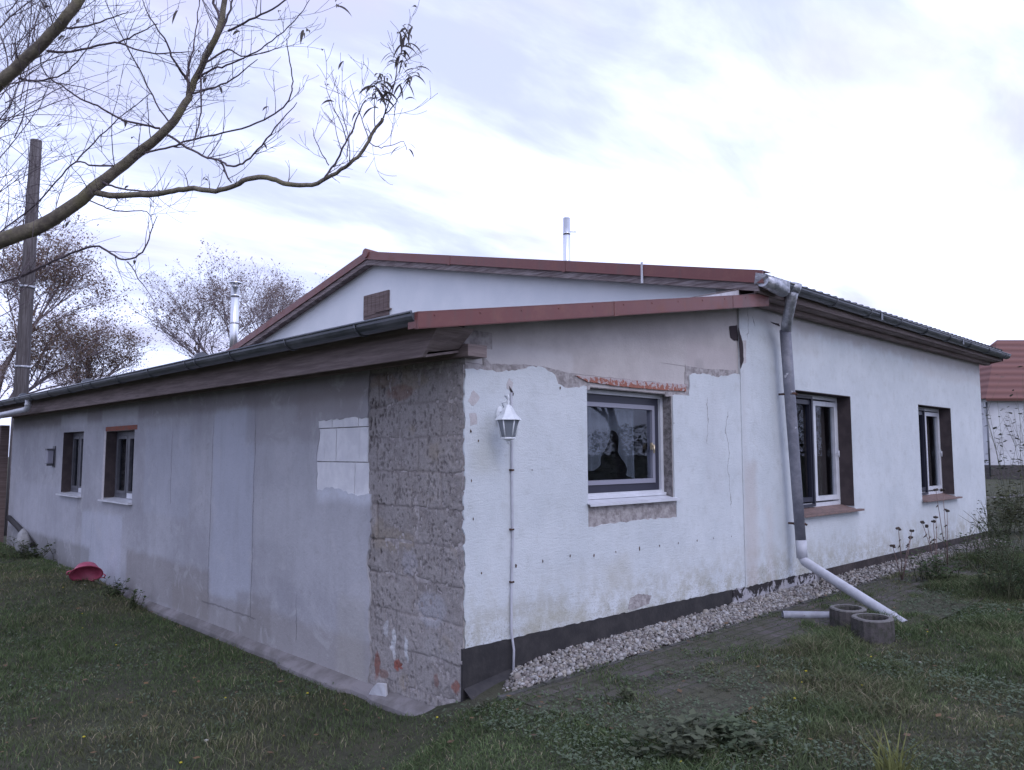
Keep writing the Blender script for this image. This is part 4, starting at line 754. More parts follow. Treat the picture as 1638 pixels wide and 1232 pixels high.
b = MB(); b.prism([nbp(5.4, -.03, gz + 2.0), nbp(6.6, -.03, gz + 2.0), nbp(6.6, -.03, gz + 3.4), nbp(5.4, -.03, gz + 3.4)], tuple(ry * .05)); b.build('window', 'navy', nb)
q = at(1572, 765, 60); sh = empty('garden_shed', tuple(q), 'small brown shed with a low roof between the house corner and the far neighbour', 'shed')
b = MB(); w_ = [q + rx * a + ry * c for a, c in ((-3.2, 0), (.72, 0), (.72, 4), (-3.2, 4))]; b.prism([tuple(v) for v in w_], (0, 0, 3.3)); b.build('wall', simple('shed_wall', (.17, .13, .125), (.12, .095, .09), .9, .1, sc=2), sh)
b = MB(); b.prism([tuple(q + rx * -3.5 + ry * -.3 + UPV * 3.3), tuple(q + rx * .85 + ry * -.3 + UPV * 3.3), tuple(q + rx * .85 + ry * 2 + UPV * 4.6), tuple(q + rx * -3.5 + ry * 2 + UPV * 4.6)], (0, 0, .12)); b.build('roof', 'tiles', sh)
# low garden wall in the yard behind
ML['stonewall'] = simple('dry_stone', (.26, .25, .25), (.15, .145, .14), .9, .1, sc=8, bump=.03, bsc=12)
b = MB(); c0 = at(1555, 803, 26.0); c1 = at(1700, 803, 27); dv = (c1 - c0); rr = random.Random(4); n = 14
for k in range(n):
    a_ = c0 + dv * (k / n); e_ = c0 + dv * ((k + .95) / n); h = .34 + rr.uniform(-.05, .05); b.prism([tuple(a_ - Vector((0, 0, .3))), tuple(e_ - Vector((0, 0, .3))), tuple(e_ + Vector((0, 0, h - .15))), tuple(a_ + Vector((0, 0, h - .13)))], tuple(FH * .3))
o = b.build('garden_wall', 'stonewall', bevel=.02); tag(o, 'low pale stone wall across the yard behind the right end of the house', 'wall')

# ------------------------------------------------------------------ vegetation helpers
class Mass:                               # big meshes through numpy
    def __init__(s): s.V = []; s.F = []; s.C = []; s.n = 0
    def add(s, V, F, C):                  # V (k,3) F (m,3|4) C (k,3)
        s.V.append(V); s.F.append(F + s.n); s.C.append(C); s.n += len(V)
    def build(s, name, rough=.8, parent=None, trans=0.0, smooth=False):
        V = np.concatenate(s.V); C_ = np.concatenate(s.C); me = bpy.data.meshes.new(name); F = [f for a in s.F for f in a.tolist()]; me.from_pydata(V.tolist(), [], F)
        ca = me.color_attributes.new('tint', 'FLOAT_COLOR', 'POINT'); ca.data.foreach_set('color', np.concatenate([C_, np.ones((len(C_), 1))], 1).astype(np.float32).ravel())
        if smooth: me.polygons.foreach_set('use_smooth', [True] * len(me.polygons))
        m = Mt(name + '_leaf', rough, .2); a_ = NN(m.nt, 'ShaderNodeAttribute', attribute_name='tint'); m.base(a_.outputs[0])
        if trans:
            tl = NN(m.nt, 'ShaderNodeBsdfTranslucent'); m.nt.links.new(a_.outputs[0], tl.inputs[0]); mx = NN(m.nt, 'ShaderNodeMixShader'); mx.inputs[0].default_value = trans; m.nt.links.new(m.b.outputs[0], mx.inputs[1]); m.nt.links.new(tl.outputs[0], mx.inputs[2]); m.nt.links.new(mx.outputs[0], m.o.inputs[0])
        me.materials.append(m.m); o = bpy.data.objects.new(name, me); COL.objects.link(o)
        if parent: o.parent = parent; me.transform(Matrix.Translation(-Vector(parent.location)))
        return o
def blades(x, y, z, h, w, col, bend=.5, seed=0):
    """three-segment blades of grass"""
    n = len(x); r = np.random.default_rng(seed); a = r.uniform(0, 2 * pi, n); dx, dy = np.cos(a), np.sin(a); a2 = r.uniform(0, 2 * pi, n); ux, uy = np.cos(a2), np.sin(a2); b = h * bend * r.uniform(.2, 1.3, n)
    P = np.zeros((n, 5, 3))
    def pt(f): return np.stack([x + ux * b * f * f, y + uy * b * f * f, z + h * f * (1 - .25 * f * bend)], 1)
    p0, p1, p2 = pt(0.), pt(.55), pt(1.); side = np.stack([dx * w / 2, dy * w / 2, np.zeros(n)], 1)
    P[:, 0] = p0 - side; P[:, 1] = p0 + side; P[:, 2] = p1 + side * .8; P[:, 3] = p1 - side * .8; P[:, 4] = p2
    base = (np.arange(n) * 5)[:, None]; T = np.concatenate([base + [[0, 1, 2]], base + [[0, 2, 3]], base + [[3, 2, 4]]]); return P.reshape(-1, 3), T, np.repeat(col, 5, 0)
def in_view(x, y, z, m_=150):
    d = np.stack([x - CAM.x, y - CAM.y, z - CAM.z], 1); f = d @ np.array(FW); px = CXP + FPX * (d @ np.array(RT)) / np.maximum(f, .01); py = CYP - FPX * (d @ np.array(UW)) / np.maximum(f, .01); return (f > .3) & (px > -m_ * 6) & (px < 1638 + m_ * 6) & (py < 1232 + m_ * 6), f
# ------------------------------------------------------------------ lawn
gm = Mass()
def scatter(n, x0, x1, y0, y1, seed):
    r = np.random.default_rng(seed); x = r.uniform(x0, x1, n); y = r.uniform(y0, y1, n); z = G(x, y); ok, f = in_view(x, y, z); keep = ok & (r.random(n) < np.clip((7.5 / np.maximum(f, 1)) ** 1.5, .03, 1)); inh = (x > -.12) & (y > -.3); keep &= ~inh
    pav = (y > PAVE_Y0 + (vnoise(x, y, 1.6, 33) - .5) * .55 + (vnoise(x, y, 7, 34) - .5) * .3) & (x > .1 + (vnoise(x, y, 3, 35) - .5) * .5); keep &= ~(pav & (r.random(n) > .10 + .45 * (vnoise(x, y, 5, 37) > .58)))
    return x[keep], y[keep], z[keep], f[keep], r
for sd_, (n, bx) in enumerate(((330000, (-7, 0, -3.5, 14)), (230000, (-1, 9, -4.2, -.25)), (60000, (-14, 12, -6, 40)), (60000, (8, 34, -12, 18)), (110000, (-9, 14, -9, 0)))):
    x, y, z, f, r = scatter(n, *bx, 100 + sd_); k = len(x)
    tuft = vnoise(x, y, 1.6, 11) * .6 + vnoise(x, y, 5, 12) * .4; h = (.022 + .085 * tuft ** 2.0) * r.uniform(.6, 1.35, k); right = sstep(.3, 2.2, x - y * .3 - 0) * (y < -.9); h = h * (1 + .45 * right * sstep(.35, .7, tuft))
    w = np.clip(.0032 * (1 + f / 9), .003, .02) * r.uniform(.7, 1.4, k); h = np.where(x > 8, h * 2.2, h)
    q = r.random(k)[:, None]; big = vnoise(x, y, .7, 21)[:, None] * .6 + vnoise(x, y, 2.7, 22)[:, None] * .4; g1 = np.array([.074, .108, .048]); g2 = np.array([.122, .162, .072]); br_ = np.array([.145, .132, .078]); col = g1 * (1 - q) + g2 * q; kb = np.clip((big - .44) * 3.2, 0, 1) * .5; col = col * (1 - kb) + br_ * kb
    st = (r.random(k) < .06 + .10 * np.clip((big[:, 0] - .5) * 4, 0, 1))[:, None]; col = np.where(st, np.array([.25, .22, .15]), col) * r.uniform(.6, 1.4, (k, 1)) * (.72 + .6 * (vnoise(x, y, 3.4, 24) * .5 + vnoise(x, y, 11, 25) * .5))[:, None]; gm.add(*blades(x, y, z - .004, h, w, col, .9, 50 + sd_))
o = gm.build('grass', trans=.25); tag(o, 'short damp autumn lawn with moss and straw blades', 'grass', kind='stuff')
# broad little leaves of clover, dandelion and plantain, with yellow and pale heads, fallen leaves
def leaflets(x, y, z, s, col, seed, tilt=.6):
    n = len(x); r = np.random.default_rng(seed); a = r.uniform(0, 2 * pi, n); dx = np.stack([np.cos(a), np.sin(a), r.uniform(-.1, tilt, n)], 1); sx = np.stack([-np.sin(a), np.cos(a), r.uniform(-.3, .3, n)], 1); c = np.stack([x, y, z], 1); s = s[:, None]
    V = np.stack([c, c + dx * s * .5 + sx * s * .32, c + dx * s, c + dx * s * .5 - sx * s * .32], 1).reshape(-1, 3); b_ = (np.arange(n) * 4)[:, None]; F = np.concatenate([b_ + [[0, 1, 2]], b_ + [[0, 2, 3]]]); return V, F, np.repeat(col, 4, 0)
wm = Mass()
for sd_, (n, bx, th) in enumerate(((52000, (-6, 0, -3, 12), .56), (60000, (-.5, 8, -4, -.5), .50))):
    x, y, z, f, r = scatter(n, *bx, 200 + sd_); k_ = (vnoise(x, y, 1.3, 61) * .6 + vnoise(x, y, 4, 62) * .4) > th; x, y, z = x[k_], y[k_], z[k_]; n = len(x); q = r.random((n, 1)); col = (np.array([.080, .108, .066]) * (1 - q) + np.array([.13, .160, .105]) * q) * r.uniform(.8, 1.15, (n, 1)); wm.add(*leaflets(x, y, z + r.uniform(.01, .05, n), r.uniform(.010, .030, n), col, 70 + sd_))
o = wm.build('ground_cover', trans=.2); tag(o, 'clover and small broad weeds growing through the lawn', 'weeds', kind='stuff')
fm = Mass(); r = np.random.default_rng(9)
for n, col, s, hz in ((95, (.42, .36, .04), .009, .05), (26, (.27, .27, .23), .012, .04)):
    x = r.uniform(-5, 3.5, n); y = r.uniform(-3.2, 9, n); ok = ~((x > -.2) & (y > -.9)); x, y = x[ok], y[ok]; n = len(x); z = G(x, y) + hz
    for k in range(n):
        v = IV * np.array([s, s, s * .6]) * r.uniform(.6, 1.2) + (x[k], y[k], z[k]); fm.add(v, IF, np.tile(col, (12, 1)))
o = fm.build('wildflowers'); tag(o, 'scattered tiny yellow and pale flower heads in the lawn', 'flowers', kind='stuff')
lm = Mass(); n = 1300; x = r.uniform(-5, 8, n); y = r.uniform(-3.4, 9, n); ok = ~((x > -.1) & (y > -.03)); x, y = x[ok], y[ok]; n = len(x); q = r.random((n, 1)); lm.add(*leaflets(x, y, np.where((y > -.32) & (x > 0), bedz(x, np.minimum(y, 0)) + .035, G(x, y) + r.uniform(.02, .045, n)), r.uniform(.022, .055, n), np.array([.16, .10, .05]) * (1 - q) + np.array([.10, .07, .05]) * q, 81, .25)); o = lm.build('fallen_leaves'); tag(o, 'brown fallen leaves scattered over the lawn', 'leaves', kind='stuff')

# ------------------------------------------------------------------ individual plants
def plant(name, loc, lab, cat, n_leaf, rad, hgt, leaf, col, n_stem=6, seed=1, group=None, scol=(.07, .075, .04)):
    r = np.random.default_rng(seed); t = empty(name, loc, lab, cat, group); b = MB(); tips = []
    for k in range(n_stem):
        a = r.uniform(0, 2 * pi); q = r.uniform(.2, 1) * rad; h = hgt * r.uniform(.6, 1.0); o0 = Vector((r.normal() * rad * .35, r.normal() * rad * .35, -.02)); pts = [Vector(loc) + o0 + Vector((cos(a) * q * f ** 1.4 + r.normal() * .006, sin(a) * q * f ** 1.4 + r.normal() * .006, h * f)) for f in (0, .25, .5, .75, 1)]; b.tube(pts, [.005, .004, .0035, .003, .002], 5); tips.append(pts)
        for e in range(3):
            i_ = r.integers(1, 4); d = Vector(r.normal(size=3)) * .4; d.z = abs(d.z) + .5; p0 = pts[i_]; p1 = p0 + d.normalized() * h * .3; b.tube([p0, (p0 + p1) / 2 + Vector(r.normal(size=3)) * .01, p1], [.003, .002, .0012], 4); tips.append([p0, (p0 + p1) / 2, p1])
    b.build('stem', simple(name + '_stem', scol), t); mm = Mass(); P = np.array([[*(tp[j] + (tp[min(j + 1, len(tp) - 1)] - tp[j]) * r.random())] for tp, j in ((tips[r.integers(len(tips))], r.integers(1, 3)) for _ in range(n_leaf))]) + r.normal(size=(n_leaf, 3)) * rad * .07
    P[:, 2] = np.maximum(P[:, 2], loc[2] + .01); q = r.random((n_leaf, 1)); c = np.array(col) * (.45 + .5 * q) * np.array([.92, 1.0, .70]); mm.add(*leaflets(P[:, 0], P[:, 1], P[:, 2], r.uniform(.6, 1.3, n_leaf) * leaf, c, seed + 5, .5)); mm.build('foliage', parent=t, trans=.25); return t
def gl(px, py, z=None):
    z0 = .05
    for _ in range(4): p = on(px, py, 2, z0); z0 = Gs(p.x, p.y)
    return (p.x, p.y, z0)
plant('leafy_weed', gl(1090, 1205), 'low grey-green leafy weed at the bottom edge, left of the straw-coloured tuft', 'weed', 380, .30, .16, .055, (0.154, 0.160, 0.145), 16, 3)
plant('leafy_weed', gl(1170, 1190), 'low spreading weed of broad rounded leaves in front of the paving', 'weed', 300, .26, .12, .05, (0.136, 0.160, 0.130), 14, 4)
plant('leafy_weed', gl(1000, 1128), 'small pale weed at the edge of the mossy paving below the black plinth', 'weed', 90, .10, .12, .035, (0.145, 0.160, 0.126), 7, 5)
plant('leafy_weed', gl(772, 1135), 'tiny pale green weed at the foot of the house corner', 'weed', 60, .07, .07, .028, (0.160, 0.160, 0.160), 6, 8)
plant('wall_weed', (-.2, 6.15, -.17), 'dark weed growing against the footing below the near side window', 'weed', 160, .13, .34, .05, (0.088, 0.116, 0.069), 9, 6)
plant('wall_weed', (-.22, 5.45, -.17), 'dark leafy weed against the side wall, right of the pink tub', 'weed', 120, .12, .24, .045, (0.107, 0.136, 0.079), 7, 9)
plant('wall_weed', (-.3, 9.7, -.15), 'dark weedy clump against the side wall left of the pink tub', 'weed', 420, .45, .5, .06, (0.079, 0.097, 0.061), 18, 7)
plant('garden_shrub', gl(1625, 960), 'loose dark green shrub at the right edge of the lawn', 'shrub', 1300, .42, .6, .035, (0.077, 0.103, 0.065), 34, 11)
plant('garden_shrub', gl(1580, 912), 'thin-stemmed leafy shrub just beyond the end of the gravel strip', 'shrub', 700, .40, .55, .04, (0.088, 0.111, 0.069), 24, 12)
plant('garden_shrub', gl(1618, 893), 'dark shrub behind the edge shrub, at the end of the gravel strip', 'shrub', 900, .6, .9, .05, (0.080, 0.092, 0.065), 28, 13)
plant('garden_shrub', (13.4, .3, .1), 'brownish shrub beyond the right corner of the house', 'shrub', 1500, 1.0, 1.1, .09, (0.116, 0.111, 0.079), 36, 14)
plant('garden_shrub', (13.0, -1.3, .1), 'dense tangled shrub beside the gravel at the far corner', 'shrub', 1100, .7, .95, .07, (0.088, 0.097, 0.069), 30, 15)
plant('garden_shrub', gl(1500, 935), 'low weedy shrub with narrow leaves on the lawn right of the planting rings', 'shrub', 420, .32, .36, .05, (0.097, 0.136, 0.080), 16, 16)
# bare climber with blue-grey leaves in front of the neighbour's wall
c0 = at(1625, 790, 17); t = plant('bare_bush', (c0.x, c0.y, .05), 'tall bare-branched bush standing before the white neighbour house', 'bush', 300, .9, 3.6, .11, (.10, .10, .11), 14, 21)
# straw-coloured grass tuft
tl = gl(1435, 1262); r = np.random.default_rng(5); n = 90; mm = Mass(); mm.add(*blades(tl[0] + r.normal(0, .035, n), tl[1] + r.normal(0, .035, n), np.full(n, tl[2]), r.uniform(.10, .34, n), np.full(n, .009), np.array([.19, .20, .075]) * r.uniform(.6, 1.3, (n, 1)), .55, 3)); o = mm.build('grass_tuft', trans=.3); tag(o, 'tall yellow-green grass tuft at the bottom edge under the slanting pipe', 'grass tuft')
# faded flower stalks by the wall
def stalk(pxs, top, lab, seed):
    r = random.Random(seed); yb = -.55; base = on(pxs, 905, 1, yb); base.z = Gs(base.x, yb); t = empty('flower_stalk', tuple(base), lab, 'flower', 'faded flower stalks by the plinth'); b = MB()
    hm = simple('withered_head', (.055, .05, .045), (.09, .07, .06), .9, .1)
    for (qx, qy) in top:
        e = on(qx, qy, 1, yb + r.uniform(-.08, .08)); mid = (base + e) / 2 + Vector((r.uniform(-.03, .03), 0, r.uniform(-.02, .04))); b.tube([base, mid, e], [.005, .004, .003], 5); hd = MB()
        for k in range(6):
            a = r.uniform(0, 6.28); d = Vector((cos(a) * .035, sin(a) * .03, r.uniform(-.015, .02))); hd.tube([e, e + d * .55, e + d], [.006, .016, .005], 5)
        hd.build('flower_head', hm, t)
        for k in range(2):
            q = base + (e - base) * r.uniform(.3, .8); a = r.uniform(0, 6.28); lf = MB(); lf.tube([q, q + Vector((cos(a) * .03, .0, .01)), q + Vector((cos(a) * .06, .02, -.012))], [.002, .010, .002], 4); lf.build('leaf', hm, t)
    b.build('stem', 'sillbrown', t)
stalk(1442, [(1437, 846), (1459, 849), (1428, 874), (1457, 860)], 'faded flower stalk with low drooping heads, leftmost by the brown plinth', 1)
stalk(1497, [(1497, 828), (1484, 842), (1475, 836), (1493, 834)], 'middle faded flower stalk with a cluster of small dark heads below the far window', 2)
stalk(1516, [(1515, 817), (1508, 784), (1497, 784)], 'tallest faded flower stalk, reaching up to the sill of the far window', 3)

# ------------------------------------------------------------------ foreground fruit tree
def twig(b, p, d, L, r0, rnd, depth, up=.25, nseg=6, leafs=None, side=4):
    pts = [p.copy()]; rad = [r0]; d = d.normalized(); bendv = Vector((rnd.gauss(0, 1), rnd.gauss(0, 1), rnd.gauss(0, 1))) * .10
    for k in range(nseg):
        d = (d + bendv + Vector((0, 0, up * .28)) + Vector((rnd.gauss(0, 1), rnd.gauss(0, 1), rnd.gauss(0, 1))) * .09).normalized(); p = p + d * (L / nseg); pts.append(p); rad.append(max(r0 * (1 - .75 * (k + 1) / nseg), .0011))
    b.tube(pts, rad, side, cap=False)
    if depth > 0:
        for k in range(rnd.randint(2, 4) if depth > 1 else rnd.randint(1, 3)):
            i_ = rnd.randint(1, nseg - 1); dd = (pts[i_ + 1] - pts[i_]).normalized(); pr = Vector((rnd.gauss(0, 1), rnd.gauss(0, 1), rnd.gauss(0, 1))); pr = (pr - dd * pr.dot(dd)).normalized(); twig(b, pts[i_], dd * .75 + pr * .7, L * rnd.uniform(.3, .6), max(rad[i_] * .65, .0013), rnd, depth - 1, up, 5, leafs, 3)
    if leafs is not None and rnd.random() < .03: leafs.append(pts[-1])
    return pts
rnd = random.Random(12)
def poly(nodes):                           # (px, py, distance, radius) -> smooth polyline
    P = [at(a, b_, c) for a, b_, c, _ in nodes]; Rr = [n_[3] for n_ in nodes]; out = []; ro = []
    for i_ in range(len(P) - 1):
        p0 = P[max(i_ - 1, 0)]; p1 = P[i_]; p2 = P[i_ + 1]; p3 = P[min(i_ + 2, len(P) - 1)]
        for k in range(4):
            t_ = k / 4; out.append(.5 * ((2 * p1) + (p2 - p0) * t_ + (2 * p0 - 5 * p1 + 4 * p2 - p3) * t_ ** 2 + (3 * p1 - p0 - 3 * p2 + p3) * t_ ** 3) + Vector((rnd.gauss(0, 1), rnd.gauss(0, 1), rnd.gauss(0, 1))) * .0025); ro.append(Rr[i_] + (Rr[i_ + 1] - Rr[i_]) * t_)
    out.append(P[-1]); ro.append(Rr[-1]); return out, ro
tb = at(-430, 700, 5.2); tree_base = (tb.x, tb.y, -.18)
tree = empty('fruit_tree', tree_base, 'bare fruit tree reaching in from the left, a few withered leaves at its branch tips', 'tree')
trunk = MB(); twigs = MB(); bare = []
A_ = [(-430, 560, 5.2, .075), (-250, 500, 5.2, .066), (-100, 432, 5.1, .058), (0, 386, 5.0, .048), (70, 358, 4.95, .044), (130, 318, 4.9, .039), (170, 285, 4.9, .035), (230, 237, 4.85, .030), (272, 202, 4.8, .026), (297, 165, 4.8, .022), (310, 130, 4.8, .020), (330, 92, 4.75, .018), (348, 55, 4.7, .019), (360, 0, 4.7, .016), (375, -80, 4.7, .012)]
B_ = [(-420, 480, 5.2, .06), (-200, 300, 4.9, .046), (-80, 205, 4.7, .038), (0, 132, 4.55, .034), (40, 96, 4.5, .032), (80, 58, 4.45, .030), (112, 20, 4.4, .028), (140, -20, 4.4, .026), (190, -100, 4.4, .02)]
C_b = [(150, 308, 4.9, .020), (175, 312, 4.88, .019), (225, 312, 4.8, .0175), (270, 307, 4.7, .016), (300, 302, 4.65, .0155), (345, 305, 4.6, .0145), (375, 296, 4.55, .014), (405, 285, 4.5, .0145), (435, 286, 4.45, .014), (460, 295, 4.42, .0135), (500, 296, 4.4, .012), (530, 281, 4.35, .011), (560, 262, 4.3, .010), (582, 240, 4.3, .0095), (598, 210, 4.3, .009), (612, 190, 4.3, .010)]
mains = [A_, B_, C_b]
rt = tree_base; tp, tr2 = [Vector(tree_base) - Vector((0, 0, .2)), Vector(tree_base) + Vector((0, .0, .5)), Vector(tree_base) + Vector((.02, .02, 1.2)), at(-430, 560, 5.2) - Vector((0, 0, .1)), at(-420, 480, 5.2), at(-470, 250, 5.4), at(-500, 0, 5.6)], [.15, .125, .11, .095, .08, .06, .04]
trunk.tube(tp, tr2, 14)
bark = []
for nd in mains:
    p_, r_ = poly(nd); trunk.tube(p_, r_, 10); bark.append((p_, r_))
sec = [
 [(256, 206, 4.8, .007), (222, 198, 4.75, .0065), (191, 190, 4.7, .006), (156, 169, 4.65, .0055), (130, 159, 4.6, .005), (97, 136, 4.55, .0045), (70, 114, 4.5, .0035), (62, 70, 4.4, .0025)],
 [(265, 214, 4.82, .008), (300, 236, 4.75, .0075), (330, 251, 4.7, .007), (353, 257, 4.65, .007), (368, 266, 4.6, .006), (388, 262, 4.55, .0055), (412, 240, 4.5, .005), (440, 205, 4.45, .004), (475, 164, 4.4, .002)],
 [(353, 257, 4.65, .006), (360, 275, 4.64, .005), (370, 292, 4.6, .004)],
 [(225, 245, 4.85, .006), (265, 238, 4.8, .0058), (300, 225, 4.8, .0055), (345, 215, 4.7, .005), (400, 202, 4.6, .0048), (440, 182, 4.55, .0045), (462, 160, 4.5, .0042), (468, 130, 4.5, .0036), (462, 90, 4.45, .003), (458, 62, 4.4, .002)],
 [(190, 264, 4.9, .006), (150, 265, 4.95, .0058), (122, 259, 5.0, .005), (90, 290, 5.1, .005), (58, 325, 5.2, .0055), (0, 372, 5.3, .005)],
 [(122, 259, 5.0, .005), (150, 228, 5.0, .0042), (190, 190, 5.0, .0034), (240, 150, 4.95, .002)],
 [(75, 82, 4.48, .008), (100, 84, 4.5, .0065), (130, 80, 4.5, .006), (185, 68, 4.5, .0055), (215, 78, 4.5, .0045), (260, 85, 4.5, .004), (310, 83, 4.5, .002)],
 [(185, 68, 4.5, .005), (215, 56, 4.5, .004), (252, 38, 4.45, .002)],
 [(105, 45, 4.42, .006), (140, 41, 4.4, .005), (180, 28, 4.4, .0035), (205, 18, 4.3, .002)],
 [(30, 125, 4.55, .006), (60, 130, 4.5, .005), (100, 118, 4.45, .004), (130, 90, 4.4, .003), (160, 45, 4.3, .002)],
 [(165, 292, 4.88, .007), (185, 299, 4.86, .0065), (230, 306, 4.84, .005), (262, 306, 4.8, .004)],
 [(-120, 480, 5.1, .010), (0, 452, 5.3, .009), (51, 434, 5.3, .0085), (100, 412, 5.25, .0075), (150, 394, 5.2, .007), (178, 406, 5.15, .0068), (201, 416, 5.1, .0065), (228, 403, 5.1, .0055), (240, 375, 5.1, .004), (252, 345, 5.1, .002)],
 [(203, 417, 5.1, .004), (222, 445, 5.1, .0035), (248, 483, 5.1, .002)],
 [(138, 318, 4.9, .005), (165, 330, 4.9, .0045), (190, 339, 4.9, .004), (235, 338, 4.9, .003), (245, 365, 4.9, .002)],
 [(517, 287, 4.36, .006), (535, 262, 4.35, .0055), (550, 235, 4.3, .005), (562, 212, 4.3, .0045), (572, 185, 4.3, .004), (585, 160, 4.3, .003)],
 [(527, 265, 4.35, .003), (512, 240, 4.3, .0025), (503, 220, 4.3, .002), (500, 205, 4.3, .0012)],
 [(555, 225, 4.3, .003), (545, 195, 4.25, .0025), (530, 165, 4.2, .002), (519, 130, 4.2, .0012)], [(555, 250, 4.3, .003), (556, 215, 4.3, .0024), (545, 175, 4.25, .002), (538, 140, 4.2, .0012)],
 [(590, 225, 4.3, .003), (580, 195, 4.3, .0024), (570, 165, 4.3, .002), (560, 128, 4.3, .0012)],
 [(590, 228, 4.3, .003), (605, 235, 4.25, .0026), (625, 233, 4.2, .002), (645, 227, 4.2, .0018), (650, 240, 4.2, .0015)],
 [(612, 190, 4.3, .004), (622, 165, 4.25, .0035), (632, 130, 4.2, .003), (638, 95, 4.2, .0025), (645, 70, 4.2, .002), (650, 48, 4.2, .0015)],
 [(612, 188, 4.3, .004), (632, 165, 4.25, .003), (645, 140, 4.2, .0025), (655, 118, 4.2, .002)],
 [(600, 212, 4.3, .003), (599, 180, 4.3, .0025), (600, 150, 4.25, .002), (604, 130, 4.25, .0012)],
 [(613, 188, 4.3, .003), (617, 165, 4.3, .0022), (616, 135, 4.3, .0016), (612, 118, 4.3, .001)],
 [(302, 150, 4.8, .011), (300, 128, 4.8, .010), (295, 122, 4.8, .009), (280, 100, 4.7, .006), (262, 60, 4.6, .0045), (235, 20, 4.5, .003), (225, -20, 4.5, .002)],
 [(300, 128, 4.8, .007), (303, 100, 4.8, .006), (312, 60, 4.85, .004), (318, 10, 4.9, .003), (320, -30, 4.9, .002)],
 [(272, 198, 4.8, .005), (250, 165, 4.75, .0045), (222, 110, 4.7, .004), (195, 60, 4.6, .003), (168, 0, 4.5, .002)],
 [(315, 128, 4.8, .007), (340, 110, 4.75, .006), (370, 102, 4.7, .005), (410, 82, 4.6, .004), (435, 65, 4.55, .0035), (470, 35, 4.5, .003), (495, 0, 4.45, .002)],
 [(365, 50, 4.7, .007), (400, 32, 4.6, .006), (435, 15, 4.55, .005), (470, -10, 4.5, .004)], [(330, 100, 4.75, .006), (365, 80, 4.75, .0055), (385, 90, 4.7, .004), (420, 86, 4.65, .003), (455, 72, 4.6, .0015)],
 [(305, 150, 4.8, .006), (345, 140, 4.75, .005), (380, 120, 4.7, .004), (412, 95, 4.65, .002)], [(320, 115, 4.78, .007), (322, 160, 4.76, .005), (318, 200, 4.75, .004), (305, 240, 4.7, .002)],
 [(345, 60, 4.7, .010), (352, 30, 4.72, .009), (342, 5, 4.74, .008), (345, -40, 4.7, .005)], [(350, 55, 4.7, .008), (365, 25, 4.68, .006), (375, -10, 4.66, .005)],
]
for nd in sec:
    p_, r_ = poly(nd); twigs.tube(p_, r_, 6, cap=False); bark.append((p_, r_))
tips = []
for bi, (p_, r_) in enumerate(bark):
    Lb = sum((p_[i_ + 1] - p_[i_]).length for i_ in range(len(p_) - 1)); n = {0: 40, 1: 60, 2: 16}.get(bi, int(2 + Lb * 7))
    for k in range(n):
        i_ = rnd.randint(1, len(p_) - 2); dd = (p_[i_ + 1] - p_[i_]).normalized(); pr = Vector((rnd.gauss(0, 1), rnd.gauss(0, 1), rnd.gauss(0, 1))); pr = (pr - dd * pr.dot(dd)).normalized()
        fin = bi >= 3; L = rnd.uniform(.08, .34) if fin else rnd.uniform(.2, .75)
        if bi == 2: L = rnd.uniform(.05, .22)
        if bi == 1: pr = (pr + Vector((-.4, .4, .5))).normalized()
        twig(twigs, p_[i_], dd * .5 + pr * .8 + Vector((0, 0, .3)), L, min(.0032, r_[i_] * .5), rnd, 1 if (fin or bi == 2) else 2, .4, 6, tips)
# dense shoots crowding in from the upper left
for k in range(62):
    p0 = at(rnd.uniform(-160, 40), rnd.uniform(60, 560) if k % 2 else rnd.uniform(20, 300), rnd.uniform(4.3, 6.4)); d = RT * rnd.uniform(.2, .9) + Vector((0, 0, rnd.uniform(.35, 1))) + FH * rnd.uniform(-.4, .4); twig(twigs, p0, d, rnd.uniform(.5, 1.2), rnd.uniform(.003, .0055), rnd, 2, .2, 7, tips)
m = Mt('fruit_tree_bark', .9, .15); c = m.mix(m.ss(m.noise(16, 5, .7), .35, .65), (.13, .11, .095), (.24, .21, .155)); c = m.mix(m.mt('MULTIPLY', m.ss(m.noise(5, 4), .5, .6), .5), c, (.21, .19, .10)); m.base(c); m.bump(m.noise(70, 5, .7), .006); trunk.build('trunk', m.m, tree)
twigs.build('twigs', simple('twig_bark', (.09, .072, .085), (.15, .12, .13), .85, .2, sc=20), tree)
lv = MB()
def curled(p, L, w, rnd, droop=1.0):
    a = rnd.uniform(0, 6.28); d = Vector((cos(a), sin(a), rnd.uniform(.1, .7))); s_ = Vector((-sin(a), cos(a), rnd.uniform(-.5, .5))); pts = []; q = Vector(p); n = 6; vs = []
    for k in range(n + 1):
        f = k / n; ww = w * sin(pi * min(1, f * .9 + .08)); vs += [q - s_ * ww, q + Vector((0, 0, -.15 * ww)), q + s_ * ww]; d = (d + Vector((0, 0, -.30 * droop))).normalized(); q = q + d * (L / n)
    lv.add(vs, [(3 * k + j, 3 * k + j + 1, 3 * k + 4 + j, 3 * k + 3 + j) for k in range(n) for j in range(2)], sm=True)
for px, py, n in ((650, 48, 8), (645, 72, 5), (640, 95, 6), (655, 115, 7), (645, 132, 3), (636, 92, 3), (612, 120, 7), (606, 135, 7), (600, 150, 6), (600, 162, 4), (648, 160, 1), (607, 178, 2), (650, 236, 2), (530, 165, 2), (537, 142, 1), (575, 185, 1), (487, 55, 2), (542, 10, 2), (478, 44, 1), (280, 18, 1), (616, 140, 4)):
    for k in range(int(n * 1.7)): curled(at(px + rnd.uniform(-11, 11), py + rnd.uniform(-9, 9), 4.22), rnd.uniform(.06, .12), rnd.uniform(.004, .009), rnd)
for q in tips: curled(q, rnd.uniform(.04, .07), .008, rnd)
